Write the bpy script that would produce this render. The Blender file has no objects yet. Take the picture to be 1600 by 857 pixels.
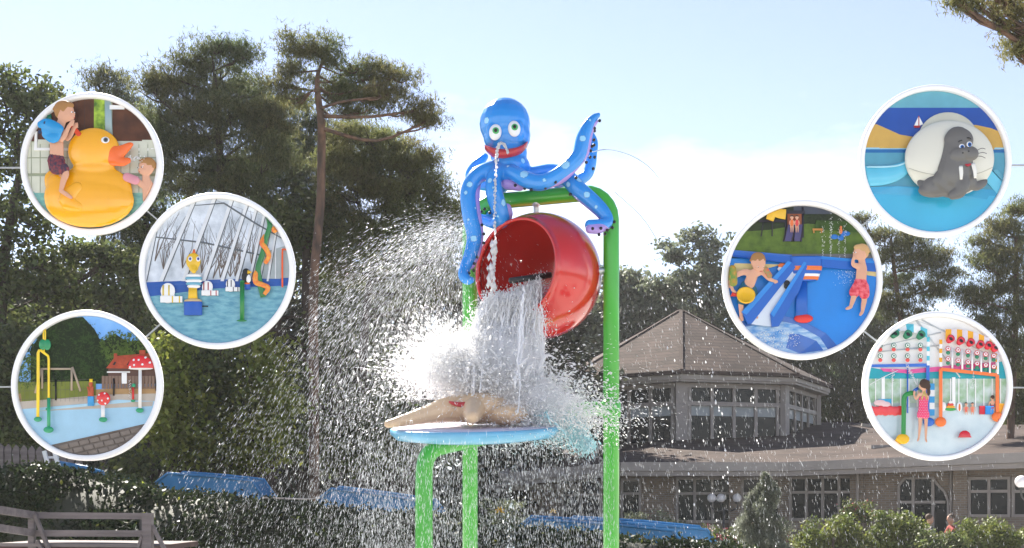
import bpy, bmesh, math, random
import numpy as np
from mathutils import Vector, Matrix, noise
R = math.radians
random.seed(7); rng = np.random.default_rng(11)
scene = bpy.context.scene
col = scene.collection

# ---------------------------------------------------------------- camera
F = 1716.0; CX = 800.0; HZ = 790.0; EYE = 1.6        # focal length in photo pixels, horizon row, eye height
cd = bpy.data.cameras.new('camera'); cam = bpy.data.objects.new('camera', cd); col.objects.link(cam)
cd.sensor_width = 36; cd.lens = 36 * F / 1600; cd.shift_y = (HZ - 428.5) / 1600
cd.clip_start = .1; cd.clip_end = 3000
cam.location = (0, 0, EYE); cam.rotation_euler = (R(90), 0, 0)
scene.camera = cam

# ---------------------------------------------------------------- sky, sun, exposure
SUN_EL, SUN_AZ = R(43), R(-25)                        # azimuth from +Y, negative = to the left
w = bpy.data.worlds.new('World'); scene.world = w; w.use_nodes = True
nt = w.node_tree; nt.nodes.clear()
def N(t, **k):
    n = nt.nodes.new(t)
    for a, b in k.items(): setattr(n, a, b)
    return n
out = N('ShaderNodeOutputWorld'); bg = N('ShaderNodeBackground'); bg.inputs[1].default_value = .061
sky = N('ShaderNodeTexSky', sky_type='NISHITA', sun_disc=False, sun_elevation=SUN_EL, sun_rotation=SUN_AZ)
sky.air_density = 1.0; sky.dust_density = .05; sky.ozone_density = 1.6
tc = N('ShaderNodeTexCoord'); mp = N('ShaderNodeMapping'); mp.inputs['Scale'].default_value = (1, 1, 2.6)
nz = N('ShaderNodeTexNoise'); nz.inputs['Scale'].default_value = 2.4; nz.inputs['Detail'].default_value = 9; nz.inputs['Roughness'].default_value = .52
sx = N('ShaderNodeSeparateXYZ')
elev = N('ShaderNodeMapRange'); elev.inputs[1].default_value = .02; elev.inputs[2].default_value = .40
elev.inputs[3].default_value = .22; elev.inputs[4].default_value = -.12
add = N('ShaderNodeMath', operation='ADD')
rampc = N('ShaderNodeMapRange'); rampc.inputs[1].default_value = .53; rampc.inputs[2].default_value = .80; rampc.inputs[3].default_value = 0; rampc.inputs[4].default_value = 1
mix = N('ShaderNodeMix', data_type='RGBA'); mix.inputs['B'].default_value = (9.5, 10, 10.8, 1)
L = nt.links.new
L(tc.outputs['Generated'], mp.inputs[0]); L(mp.outputs[0], nz.inputs['Vector']); L(tc.outputs['Generated'], sx.inputs[0])
L(sx.outputs['Z'], elev.inputs[0]); L(nz.outputs[0], add.inputs[0]); L(elev.outputs[0], add.inputs[1]); L(add.outputs[0], rampc.inputs[0])
L(rampc.outputs[0], mix.inputs['Factor']); hsv = N('ShaderNodeHueSaturation'); hsv.inputs['Saturation'].default_value = .80; hsv.inputs['Hue'].default_value = .515; L(sky.outputs[0], hsv.inputs['Color']); L(hsv.outputs[0], mix.inputs['A']); L(mix.outputs['Result'], bg.inputs[0]); L(bg.outputs[0], out.inputs[0])
sl = bpy.data.lights.new('sun', 'SUN'); sl.energy = 5.0; sl.angle = R(.53); sl.color = (1, .94, .84)
so = bpy.data.objects.new('sun', sl); col.objects.link(so)
sdir = Vector((math.sin(SUN_AZ) * math.cos(SUN_EL), math.cos(SUN_AZ) * math.cos(SUN_EL), math.sin(SUN_EL)))
so.rotation_euler = sdir.to_track_quat('Z', 'Y').to_euler(); so.location = (-20, 40, 50)
vs = scene.view_settings; vs.view_transform = 'Standard'; vs.look = 'None'; vs.gamma = 1; vs.exposure = 1.84
scene.cycles.max_bounces = 24; scene.cycles.diffuse_bounces = 10; scene.cycles.transmission_bounces = 12; scene.cycles.volume_bounces = 14

# ---------------------------------------------------------------- helpers
def P(px, py, Y):                                     # photo pixel at distance Y -> point in the place
    return Vector(((px - CX) * Y / F, Y, EYE + (HZ - py) * Y / F))
def lin(c): return tuple((x / 12.92 if x <= .04045 else ((x + .055) / 1.055) ** 2.4) for x in c)
def C8(r, g, b): return lin((r / 255, g / 255, b / 255))

MATS = {}
def mat(name, c, rough=.6, var=.12, scale=8., bump=0., metal=0., coat=0., trans=0., c2=None, island=0., attr=None, spec=.5, detail=5, stretch=None):
    if name in MATS: return MATS[name]
    m = bpy.data.materials.new(name); m.use_nodes = True; t = m.node_tree; ns = t.nodes; lk = t.links.new
    p = ns['Principled BSDF']; o = ns['Material Output']
    p.inputs['Roughness'].default_value = rough; p.inputs['Metallic'].default_value = metal
    p.inputs['Coat Weight'].default_value = coat; p.inputs['Coat Roughness'].default_value = .08
    p.inputs['Specular IOR Level'].default_value = spec
    tx = ns.new('ShaderNodeTexCoord'); n = ns.new('ShaderNodeTexNoise'); n.inputs['Scale'].default_value = scale; n.inputs['Detail'].default_value = detail
    if stretch:
        mpp = ns.new('ShaderNodeMapping'); mpp.inputs['Scale'].default_value = stretch; lk(tx.outputs['Object'], mpp.inputs[0]); lk(mpp.outputs[0], n.inputs['Vector'])
    else: lk(tx.outputs['Object'], n.inputs['Vector'])
    mx = ns.new('ShaderNodeMix'); mx.data_type = 'RGBA'
    c2 = c2 or tuple(x * (1 - var * 2) for x in c)
    mx.inputs['A'].default_value = (*c, 1); mx.inputs['B'].default_value = (*c2, 1)
    cr = ns.new('ShaderNodeMapRange'); cr.inputs[1].default_value = .35; cr.inputs[2].default_value = .68
    lk(n.outputs[0], cr.inputs[0]); lk(cr.outputs[0], mx.inputs['Factor'])
    res = mx.outputs['Result']
    if attr:
        at = ns.new('ShaderNodeAttribute'); at.attribute_name = attr
        m2 = ns.new('ShaderNodeMix'); m2.data_type = 'RGBA'; m2.blend_type = 'MIX'
        lk(at.outputs['Alpha'], m2.inputs['Factor']); lk(res, m2.inputs['A']); lk(at.outputs['Color'], m2.inputs['B']); res = m2.outputs['Result']
    if island:
        g = ns.new('ShaderNodeNewGeometry'); hs = ns.new('ShaderNodeHueSaturation')
        a = ns.new('ShaderNodeMapRange'); a.inputs[3].default_value = 1 - island; a.inputs[4].default_value = 1 + island
        b = ns.new('ShaderNodeMapRange'); b.inputs[3].default_value = .5 - island * .05; b.inputs[4].default_value = .5 + island * .04
        lk(g.outputs['Random Per Island'], a.inputs[0]); lk(a.outputs[0], hs.inputs['Value'])
        ml = ns.new('ShaderNodeMath'); ml.operation = 'FRACT'; m7 = ns.new('ShaderNodeMath'); m7.operation = 'MULTIPLY'; m7.inputs[1].default_value = 7.3
        lk(g.outputs['Random Per Island'], m7.inputs[0]); lk(m7.outputs[0], ml.inputs[0]); lk(ml.outputs[0], b.inputs[0]); lk(b.outputs[0], hs.inputs['Hue'])
        lk(res, hs.inputs['Color']); res = hs.outputs[0]
    lk(res, p.inputs['Base Color'])
    if bump:
        bp = ns.new('ShaderNodeBump'); bp.inputs['Strength'].default_value = bump; bp.inputs['Distance'].default_value = .02
        n2 = ns.new('ShaderNodeTexNoise'); n2.inputs['Scale'].default_value = scale * 4; n2.inputs['Detail'].default_value = 6
        if stretch: lk(mpp.outputs[0], n2.inputs['Vector'])
        else: lk(tx.outputs['Object'], n2.inputs['Vector'])
        lk(n2.outputs[0], bp.inputs['Height']); lk(bp.outputs[0], p.inputs['Normal'])
    if trans:
        tr = ns.new('ShaderNodeBsdfTranslucent'); ms = ns.new('ShaderNodeMixShader'); ms.inputs[0].default_value = trans
        lk(res, tr.inputs[0]); lk(p.outputs[0], ms.inputs[1]); lk(tr.outputs[0], ms.inputs[2]); lk(ms.outputs[0], o.inputs['Surface'])
    MATS[name] = m; return m

ORG = {}
XF = None                                             # optional map from a display board's own flat coordinates into the place
def org(o): return ORG.get(o.name, Vector((0, 0, 0)))
def tag(o, label=None, cat=None, group=None, kind=None):
    if label: o['label'] = label
    if cat: o['category'] = cat
    if group: o['group'] = group
    if kind: o['kind'] = kind
    return o
def thing(name, label, cat, loc, group=None):
    o = bpy.data.objects.new(name, None); o.empty_display_size = .1; col.objects.link(o); o.location = loc
    ORG[o.name] = Vector(loc); return tag(o, label, cat, group)
def link_mesh(name, me, parent, loc=None):
    o = bpy.data.objects.new(name, me); col.objects.link(o)
    if parent is not None: o.parent = parent; ORG[o.name] = org(parent)
    elif loc is not None: o.location = loc; ORG[o.name] = Vector(loc)
    return o
def finish(name, V, faces, m, parent=None, smooth=False, loc=None, colors=None):
    V = np.asarray(V, dtype=float).reshape(-1, 3)
    if XF is not None: V = XF(V)
    base = org(parent) if parent is not None else (Vector(loc) if loc is not None else Vector((0, 0, 0)))
    V = V - np.array(base)
    me = bpy.data.meshes.new(name); me.from_pydata(V.tolist(), [], faces)
    if m: me.materials.append(m)
    if smooth: me.polygons.foreach_set('use_smooth', [True] * len(me.polygons))
    me.update(); return link_mesh(name, me, parent, loc)
def fast_mesh(name, V, tris, m, parent=None, smooth=True):   # numpy arrays straight into a mesh
    V = np.asarray(V, dtype=np.float32); tris = np.asarray(tris, dtype=np.int32)
    V = V - np.array(org(parent) if parent is not None else (0, 0, 0), dtype=np.float32)
    k = tris.shape[1]
    me = bpy.data.meshes.new(name); me.vertices.add(len(V)); me.vertices.foreach_set('co', V.ravel())
    me.loops.add(tris.size); me.loops.foreach_set('vertex_index', tris.ravel())
    me.polygons.add(len(tris)); me.polygons.foreach_set('loop_start', np.arange(0, tris.size, k, dtype=np.int32))
    me.polygons.foreach_set('use_smooth', np.full(len(tris), smooth))
    me.materials.append(m); me.update(calc_edges=True); return link_mesh(name, me, parent)

def catmull(pts, n):
    out = []; m = len(pts)
    if m < 3:
        for i in range(n + 1): out.append(tuple(pts[0][k] + (pts[1][k] - pts[0][k]) * i / n for k in range(len(pts[0]))))
        return out
    for i in range(m - 1):
        p0 = pts[max(i - 1, 0)]; p1 = pts[i]; p2 = pts[i + 1]; p3 = pts[min(i + 2, m - 1)]
        for j in range(n):
            t = j / n
            out.append(tuple(.5 * (2 * b + (c - a) * t + (2 * a - 5 * b + 4 * c - d) * t * t + (3 * b - a - 3 * c + d) * t ** 3) for a, b, c, d in zip(p0, p1, p2, p3)))
    out.append(tuple(pts[-1])); return out

class MB:
    def __init__(s): s.v = []; s.f = []
    def add(s, V, Fs):
        b = len(s.v); s.v += [tuple(x) for x in V]; s.f += [tuple(i + b for i in f) for f in Fs]; return s
    def box(s, c, sz, rot=None):
        x, y, z = (a / 2 for a in sz); c = Vector(c)
        V = [Vector(q) for q in ((-x, -y, -z), (x, -y, -z), (x, y, -z), (-x, y, -z), (-x, -y, z), (x, -y, z), (x, y, z), (-x, y, z))]
        if rot is not None: V = [rot @ q for q in V]
        return s.add([q + c for q in V], [(0, 3, 2, 1), (4, 5, 6, 7), (0, 1, 5, 4), (1, 2, 6, 5), (2, 3, 7, 6), (3, 0, 4, 7)])
    def bar(s, a, b, wd, th, up=(0, 0, 1)):           # rectangular bar from a to b, wd across 'up', th sideways
        a = Vector(a); b = Vector(b); d = (b - a); l = d.length; d.normalize(); u = Vector(up); sd = d.cross(u)
        if sd.length < 1e-4: sd = d.cross(Vector((0, 1, 0)))
        sd.normalize(); u = sd.cross(d).normalized()
        return s.box((a + b) / 2, (l, th, wd), Matrix((d, sd, u)).transposed())
    def tube(s, pts, rad, n=12, sub=0, caps=True):
        if not hasattr(rad, '__len__'): rad = [rad] * len(pts)
        q = [(*p, r) for p, r in zip(pts, rad)]
        if sub: q = catmull(q, sub)
        Pn = [Vector(x[:3]) for x in q]; rr = [max(x[3], 1e-4) for x in q]; m = len(Pn)
        t0 = (Pn[1] - Pn[0]).normalized(); nx = t0.orthogonal().normalized(); V = []; Fs = []; prev = t0
        for i in range(m):
            t = (Pn[min(i + 1, m - 1)] - Pn[max(i - 1, 0)])
            t = t.normalized() if t.length > 1e-9 else prev
            qd = prev.rotation_difference(t); nx = (qd @ nx); nx = (nx - t * nx.dot(t)).normalized(); bn = t.cross(nx); prev = t
            for k in range(n):
                a = 2 * math.pi * k / n; V.append(Pn[i] + (nx * math.cos(a) + bn * math.sin(a)) * rr[i])
        for i in range(m - 1):
            for k in range(n):
                k2 = (k + 1) % n; Fs.append((i * n + k, i * n + k2, (i + 1) * n + k2, (i + 1) * n + k))
        if caps: Fs.append(tuple(range(n - 1, -1, -1))); Fs.append(tuple((m - 1) * n + k for k in range(n)))
        return s.add(V, Fs)
    def ball(s, c, r, n=14, m=9, rot=None):
        if not hasattr(r, '__len__'): r = (r, r, r)
        c = Vector(c); V = []; Fs = []
        V.append(Vector((0, 0, 1)))
        for i in range(1, m):
            th = math.pi * i / m
            for k in range(n):
                a = 2 * math.pi * k / n; V.append(Vector((math.sin(th) * math.cos(a), math.sin(th) * math.sin(a), math.cos(th))))
        V.append(Vector((0, 0, -1))); e = len(V) - 1
        for k in range(n):
            Fs.append((0, 1 + k, 1 + (k + 1) % n)); Fs.append((e, e - n + (k + 1) % n, e - n + k))
        for i in range(m - 2):
            for k in range(n):
                a = 1 + i * n; Fs.append((a + k, a + n + k, a + n + (k + 1) % n, a + (k + 1) % n))
        V = [Vector((q.x * r[0], q.y * r[1], q.z * r[2])) for q in V]
        if rot is not None: V = [rot @ q for q in V]
        return s.add([q + c for q in V], Fs)
    def lathe(s, c, prof, n=24, M=None):              # prof: (radius, height) pairs, about z
        c = Vector(c); V = []; Fs = []
        for r, z in prof:
            for k in range(n):
                a = 2 * math.pi * k / n; q = Vector((max(r, 1e-4) * math.cos(a), max(r, 1e-4) * math.sin(a), z)); V.append((M @ q if M is not None else q) + c)
        m = len(prof)
        for i in range(m - 1):
            for k in range(n):
                k2 = (k + 1) % n; Fs.append((i * n + k, i * n + k2, (i + 1) * n + k2, (i + 1) * n + k))
        Fs.append(tuple(range(n - 1, -1, -1))); Fs.append(tuple((m - 1) * n + k for k in range(n)))
        return s.add(V, Fs)
    def prism(s, poly, y0, y1):                       # polygon in x,z extruded along y
        n = len(poly); V = [(x, y0, z) for x, z in poly] + [(x, y1, z) for x, z in poly]
        Fs = [tuple(range(n)), tuple(range(2 * n - 1, n - 1, -1))] + [(i, i + n, (i + 1) % n + n, (i + 1) % n) for i in range(n)]
        return s.add(V, Fs)
    def poly(s, pts): return s.add(pts, [tuple(range(len(pts)))])
    def slab(s, pts, th):                             # thick sheet: pts top, th down along z
        n = len(pts); V = [Vector(p) for p in pts]; V += [p - Vector((0, 0, th)) for p in V]
        return s.add(V, [tuple(range(n)), tuple(range(2 * n - 1, n - 1, -1))] + [(i, i + n, (i + 1) % n + n, (i + 1) % n) for i in range(n)])
    def build(s, name, m, parent=None, smooth=False, loc=None): return finish(name, s.v, s.f, m, parent, smooth, loc)

def organic(name, m, chains=(), blobs=(), voxel=.01, parent=None, sub=4, smooth_it=3, loc=None, dec=None, paint=None, disp=None):
    mb = MB()
    for ch in chains:
        q = catmull([(*p, r) for p, r in ch], sub)
        mb.tube([x[:3] for x in q], [x[3] for x in q], n=12)
        for p, r in (ch[0], ch[-1]): mb.ball(p, r * .99, 12, 8)
    for b in blobs: mb.ball(b[0], b[1], 18, 12, b[2] if len(b) > 2 else None)
    me = bpy.data.meshes.new('t'); me.from_pydata([tuple(v) for v in mb.v], [], mb.f)
    o = bpy.data.objects.new('t', me); col.objects.link(o)
    r = o.modifiers.new('r', 'REMESH'); r.mode = 'VOXEL'; r.voxel_size = voxel
    if smooth_it: sm = o.modifiers.new('s', 'SMOOTH'); sm.factor = .5; sm.iterations = smooth_it
    if dec: d = o.modifiers.new('d', 'DECIMATE'); d.ratio = dec
    bpy.context.view_layer.update()
    ev = bpy.data.meshes.new_from_object(o.evaluated_get(bpy.context.evaluated_depsgraph_get()))
    bpy.data.objects.remove(o); bpy.data.meshes.remove(me)
    n = len(ev.vertices); V = np.empty(n * 3); ev.vertices.foreach_get('co', V); V = V.reshape(-1, 3)
    if disp is not None: V = disp(V)
    if paint is not None:
        nr = np.empty(n * 3); ev.vertices.foreach_get('normal', nr); cl = paint(V, nr.reshape(-1, 3))
        at = ev.color_attributes.new('paint', 'FLOAT_COLOR', 'POINT'); at.data.foreach_set('color', cl.ravel().astype(np.float32))
    if XF is not None: V = XF(V)
    base = org(parent) if parent is not None else (Vector(loc) if loc is not None else Vector((0, 0, 0)))
    ev.vertices.foreach_set('co', (V - np.array(base)).ravel())
    ev.name = name; ev.materials.clear(); ev.materials.append(m)
    ev.polygons.foreach_set('use_smooth', [True] * len(ev.polygons)); ev.update()
    return link_mesh(name, ev, parent, loc)

def rand_unit(n):
    v = rng.normal(size=(n, 3)); return v / np.linalg.norm(v, axis=1, keepdims=True)
def frames(d):
    a = np.where(np.abs(d[:, 2:3]) < .9, np.array([[0, 0, 1.]]), np.array([[1., 0, 0]]))
    u = np.cross(d, a); u /= np.linalg.norm(u, axis=1, keepdims=True); return u, np.cross(d, u)
def drops_mesh(C, D, Ln, Wd):                         # elongated six-point drops
    D = D / np.maximum(np.linalg.norm(D, axis=1, keepdims=True), 1e-6); u, v = frames(D); n = len(C)
    Ln = np.asarray(Ln).reshape(-1, 1) / 2; Wd = np.asarray(Wd).reshape(-1, 1) / 2
    V = np.stack([C + D * Ln, C + u * Wd + D * Ln * .2, C + v * Wd + D * Ln * .2, C - u * Wd + D * Ln * .2, C - v * Wd + D * Ln * .2, C - D * Ln], 1).reshape(-1, 3)
    T = np.array([(0, 1, 2), (0, 2, 3), (0, 3, 4), (0, 4, 1), (5, 2, 1), (5, 3, 2), (5, 4, 3), (5, 1, 4)])
    return V, (T[None] + 6 * np.arange(n)[:, None, None]).reshape(-1, 3)
# ================================================================ materials
M = {}
M['paving'] = mat('paving', (.52, .50, .46), .8, .15, 3, .3)
M['earth'] = mat('earth', (.10, .085, .06), .95, .3, 2, .6, c2=(.05, .06, .03))
M['bark'] = mat('bark', (.17, .095, .06), .95, .3, 6, .9, c2=(.06, .04, .03), stretch=(1, 1, .25))
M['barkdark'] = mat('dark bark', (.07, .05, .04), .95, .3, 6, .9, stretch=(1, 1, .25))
M['needle'] = mat('pine needles', (.125, .165, .055), .7, .2, .5, 0, c2=(.17, .155, .06), trans=.48, spec=.25, island=.45)
M['needle2'] = mat('blue pine needles', (.11, .15, .065), .7, .2, .5, 0, c2=(.15, .145, .06), trans=.46, spec=.25, island=.45)
M['leaf'] = mat('woodland leaves', (.10, .125, .035), .6, .2, .45, 0, c2=(.06, .075, .03), trans=.45, island=.5)
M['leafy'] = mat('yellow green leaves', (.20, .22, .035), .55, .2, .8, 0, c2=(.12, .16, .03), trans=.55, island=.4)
M['leafgrey'] = mat('grey green leaves', (.16, .18, .11), .55, .2, .5, 0, c2=(.10, .12, .07), trans=.4, island=.4)
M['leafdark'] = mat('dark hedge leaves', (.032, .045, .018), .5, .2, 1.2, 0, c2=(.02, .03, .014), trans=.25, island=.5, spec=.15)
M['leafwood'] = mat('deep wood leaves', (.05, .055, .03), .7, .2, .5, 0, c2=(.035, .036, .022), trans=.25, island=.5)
M['roof'] = mat('brown roof felt', (.068, .048, .040), .95, .12, 5, .5, c2=(.052, .038, .033), spec=.15)
M['fascia'] = mat('beige painted fascia', (.30, .27, .245), .6, .08, 2, .1)
M['frame'] = mat('pale window frame', (.25, .22, .20), .5, .06, 3, 0)
M['glass'] = mat('dark window glass', (.022, .024, .024), .12, .1, 1, 0, spec=.12)
M['blind'] = mat('pale window blind', (.30, .33, .34), .7, .05, 3)
M['greywood'] = mat('weathered grey wood', (.20, .17, .165), .85, .2, 5, .5, stretch=(.3, 3, 3))
M['blueslide'] = mat('blue slide plastic', (.05, .23, .47), .4, .12, 3, .05, coat=.1, trans=.15, spec=.3)
M['steel'] = mat('dark steel', (.05, .05, .05), .5, .1, 4)
def shingle_mat(name, kx, kz, roww, rowh, c1, c2):
    m = bpy.data.materials.new(name); m.use_nodes = True; t = m.node_tree; b = t.nodes.new('ShaderNodeTexBrick'); lk = t.links.new
    tx = t.nodes.new('ShaderNodeTexCoord'); sx = t.nodes.new('ShaderNodeSeparateXYZ'); cx = t.nodes.new('ShaderNodeCombineXYZ'); ad = t.nodes.new('ShaderNodeMath'); ad.operation = 'MULTIPLY_ADD'; ad.inputs[1].default_value = kx
    lk(tx.outputs['Object'], sx.inputs[0]); lk(sx.outputs['Y'], ad.inputs[0]); lk(sx.outputs['X'], ad.inputs[2]); lk(ad.outputs[0], cx.inputs['X']); mz = t.nodes.new('ShaderNodeMath'); mz.operation = 'MULTIPLY'; mz.inputs[1].default_value = kz; lk(sx.outputs['Z'], mz.inputs[0]); lk(mz.outputs[0], cx.inputs['Y']); lk(cx.outputs[0], b.inputs['Vector'])
    b.inputs['Color1'].default_value = (*c1, 1); b.inputs['Color2'].default_value = (*c2, 1); b.inputs['Mortar'].default_value = (*[x * .45 for x in c2], 1); b.inputs['Scale'].default_value = 1; b.inputs['Brick Width'].default_value = roww; b.inputs['Row Height'].default_value = rowh; b.inputs['Mortar Size'].default_value = rowh * .09; b.inputs['Bias'].default_value = -.1
    n = t.nodes.new('ShaderNodeTexNoise'); n.inputs['Scale'].default_value = .8; n.inputs['Detail'].default_value = 8; lk(tx.outputs['Object'], n.inputs['Vector']); mr = t.nodes.new('ShaderNodeMapRange'); mr.inputs[1].default_value = .3; mr.inputs[2].default_value = .7; mr.inputs[3].default_value = .72; mr.inputs[4].default_value = 1.3; lk(n.outputs[0], mr.inputs[0])
    mx = t.nodes.new('ShaderNodeMix'); mx.data_type = 'RGBA'; mx.blend_type = 'MULTIPLY'; mx.inputs['Factor'].default_value = 1; lk(b.outputs[0], mx.inputs['A']); lk(mr.outputs[0], mx.inputs['B'])
    p = t.nodes['Principled BSDF']; p.inputs['Roughness'].default_value = .95; p.inputs['Specular IOR Level'].default_value = .15; lk(mx.outputs['Result'], p.inputs['Base Color']); return m
M['shingle'] = shingle_mat('brown roof shingles', .4, 1, .5, .17, (.075, .053, .044), (.052, .038, .033)); M['shingle_low'] = shingle_mat('low roof shingles', .02, 1, .6, .05, (.072, .052, .044), (.052, .039, .034))
def brick_mat():
    m = bpy.data.materials.new('tan brickwork'); m.use_nodes = True; t = m.node_tree; b = t.nodes.new('ShaderNodeTexBrick')
    tx = t.nodes.new('ShaderNodeTexCoord'); mp = t.nodes.new('ShaderNodeMapping'); mp.inputs['Rotation'].default_value = (R(90), 0, 0)
    t.links.new(tx.outputs['Object'], mp.inputs[0]); t.links.new(mp.outputs[0], b.inputs['Vector'])
    b.inputs['Color1'].default_value = (.22, .165, .12, 1); b.inputs['Color2'].default_value = (.15, .115, .085, 1); b.inputs['Mortar'].default_value = (.2, .18, .16, 1)
    b.inputs['Scale'].default_value = 1; b.inputs['Brick Width'].default_value = .22; b.inputs['Row Height'].default_value = .075; b.inputs['Mortar Size'].default_value = .012
    p = t.nodes['Principled BSDF']; p.inputs['Roughness'].default_value = .9; t.links.new(b.outputs[0], p.inputs['Base Color']); return m
M['brick'] = brick_mat()

# ================================================================ ground
def ground():
    xs = np.concatenate([[-900, -200], np.linspace(-60, 60, 61), [200, 900]]); ys = np.concatenate([[-300, -60], np.linspace(-10, 90, 51), [250, 1500]])
    V = [(x, y, -.012 + .06 * noise.noise(Vector((x * .3, y * .3, 0))) * (1 if y > 15 else 0)) for y in ys for x in xs]
    n = len(xs); Fs = [(j * n + i, j * n + i + 1, (j + 1) * n + i + 1, (j + 1) * n + i) for j in range(len(ys) - 1) for i in range(n - 1)]
    tag(finish('ground', V, Fs, M['earth'], smooth=True), kind='structure')
    b = MB(); b.slab([(-14, -12, .05), (40, -12, .05), (40, 36, .05), (6, 36, .05), (2, 16, .05), (-14, 15, .05)], .2)
    tag(b.build('paving', M['paving']), kind='structure')
ground()

# ================================================================ the restaurant building with its eight-sided pavilion
def building():
    bd = thing('building', 'brown roofed pool building with eight-sided glazed pavilion rising from its low roof', 'building', (8, 40, 0))
    E = [P(785, 742, 41), P(970, 724, 38), P(1230, 724, 37), P(1600, 709, 33), P(1900, 690, 30)]
    Rg = [P(955, 672, 50), P(1100, 661, 50), P(1270, 660, 50), P(1600, 664, 48), P(1950, 664, 46)]
    b = MB(); top = E + Rg[::-1]
    for i in range(4): b.slab([E[i], E[i + 1], Rg[i + 1], Rg[i]], .18)
    back = [p + Vector((0, 14, -2.6)) for p in Rg]
    for i in range(4): b.slab([Rg[i], Rg[i + 1], back[i + 1], back[i]], .18)
    rf = b.build('roof', M['shingle_low'], bd)
    for k, (h, off, dz, mt) in enumerate(((.30, -.10, -.12, M['fascia']), (.16, -.02, -.36, M['frame']))):
        for i in range(4):
            a, c = E[i].copy(), E[i + 1].copy(); o = Vector((0, off, dz)); f = MB(); f.bar(a + o, c + o, h, .10); f.build('fascia', mt, bd)
    f = MB(); f.bar(E[0] + Vector((-.1, -.1, -.05)), Rg[0] + Vector((-.1, -.1, -.0)), .26, .12); f.build('verge_board', M['fascia'], bd)
    f = MB(); f.slab([E[0] + Vector((-.6, 1.2, -.35)), E[0] + Vector((3.6, -.6, -.35)), E[0] + Vector((3.6, 6, -.30)), E[0] + Vector((-.6, 6, -.30))], .22); f.build('canopy', M['fascia'], bd)
    # soffit
    f = MB()
    for i in range(4): f.slab([E[i] + Vector((0, .05, -.30)), E[i + 1] + Vector((0, .05, -.30)), E[i + 1] + Vector((0, 1.9, -.30)), E[i] + Vector((0, 1.9, -.30))], .03)
    f.build('soffit', M['frame'], bd)
    # lower walls
    wl = [Vector((p.x, p.y + 1.5, 0)) for p in E]; wl[0].x += 1.0
    wm = MB()
    for i in range(4):
        a, c = wl[i], wl[i + 1]; d = (c - a).normalized(); nrm = Vector((-d.y, d.x, 0))
        wm.slab([Vector((a.x, a.y, 2.95)), Vector((c.x, c.y, 2.95)), Vector((c.x, c.y, 2.95)) + nrm * .3, Vector((a.x, a.y, 2.95)) + nrm * .3], 2.97)
    wm.slab([Vector((wl[0].x, wl[0].y, 2.7)), Vector((wl[0].x + .3, wl[0].y, 2.7)), Vector((wl[0].x + 4.3, wl[0].y + 11, 2.7)), Vector((wl[0].x + 4, wl[0].y + 11, 2.7))], 2.7)
    wm.build('wall', M['brick'], bd)
    def wpt(px, py, off=0):
        k = (px - CX) / F
        for i in range(4):
            a, c = wl[i], wl[i + 1]; den = (c.x - a.x) - k * (c.y - a.y); t = (k * a.y - a.x) / den
            if t <= 1 or i == 3:
                q = a + (c - a) * t; d = (c - a).normalized(); nrm = Vector((d.y, -d.x, 0)); z = EYE + (HZ - py) * q.y / F
                return Vector((q.x, q.y, z)) + nrm * off, d, nrm
    def window(x0, x1, y0, y1, cols, tr=.35, label=None):
        (a, d, nr), (c, _, _) = wpt(x0, y0, 0), wpt(x1, y0, 0); z1 = a.z; z0 = max(.25, wpt(x0, y1)[0].z); W = (Vector((c.x, c.y, 0)) - Vector((a.x, a.y, 0))).length
        Mx = lambda u, z, o: Vector((a.x, a.y, 0)) + d * u + nr * o + Vector((0, 0, z))
        fr = MB(); fw = .09; zt = z1 - (z1 - z0) * tr
        for u in [0] + [W * j / cols for j in range(1, cols)] + [W]: fr.bar(Mx(u, z0, .04), Mx(u, z1, .04), fw, fw, up=tuple(d))
        for z in (z0, zt, z1): fr.bar(Mx(-.04, z, .055), Mx(W + .04, z, .055), fw, fw)
        wf = fr.build('window', M['frame'], bd)
        for j in range(cols):
            for za, zb in ((z0, zt), (zt, z1)):
                g = MB(); u0 = W * j / cols; u1 = W * (j + 1) / cols; g.bar(Mx((u0 + u1) / 2, za, .012), Mx((u0 + u1) / 2, zb, .012), u1 - u0, .015, up=tuple(d)); g.build('pane', M['glass'], wf)
    window(880, 940, 752, 815, 2); window(972, 1000, 750, 812, 1); window(1058, 1141, 748, 815, 3); window(1160, 1225, 748, 815, 2); window(1236, 1338, 747, 812, 4)
    window(1515, 1577, 748, 806, 2); window(1584, 1660, 748, 806, 3)
    # the bay with the curved-top door-window
    (a, d, nr) = wpt(1405, 748, 0); (c, _, _) = wpt(1482, 748, 0)
    W = (c - a).length; Mx = lambda u, z, o: Vector((a.x, a.y, 0)) + d * u + nr * o + Vector((0, 0, z)); zt = a.z
    poly = [(0, .3), (W, .3), (W, zt - .75), (W * .93, zt - .45), (W * .78, zt - .2), (W * .72, zt), (W * .12, zt), (0, zt - .25)]
    g = MB(); g.add([Mx(u, z, .02) for u, z in poly] + [Mx(u, z, .005) for u, z in poly], [tuple(range(8)), tuple(range(15, 7, -1))] + [(i, i + 8, (i + 1) % 8 + 8, (i + 1) % 8) for i in range(8)])
    fr = MB()
    for i in range(8): fr.bar(Mx(*poly[i], .05), Mx(*poly[(i + 1) % 8], .05), .07, .07, up=tuple(nr))
    for u in (.3, .7): fr.bar(Mx(W * u, .3, .06), Mx(W * u, zt, .06), .09, .09, up=tuple(d))
    fr.bar(Mx(-.02, zt - .78, .07), Mx(W * .95, zt - .78, .07), .09, .08)
    o = fr.build('curved_window', M['frame'], bd); g.build('pane', M['glass'], o)
    for px in (1502, 1341, 1148):
        (a, d, nr) = wpt(px, 735, 0); f = MB(); f.bar(Vector((a.x, a.y, 0)) + nr * .12, Vector((a.x, a.y, 2.92)) + nr * .12, .42, .24, up=tuple(d)); f.build('brick_pier', M['brick'], bd)
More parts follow.
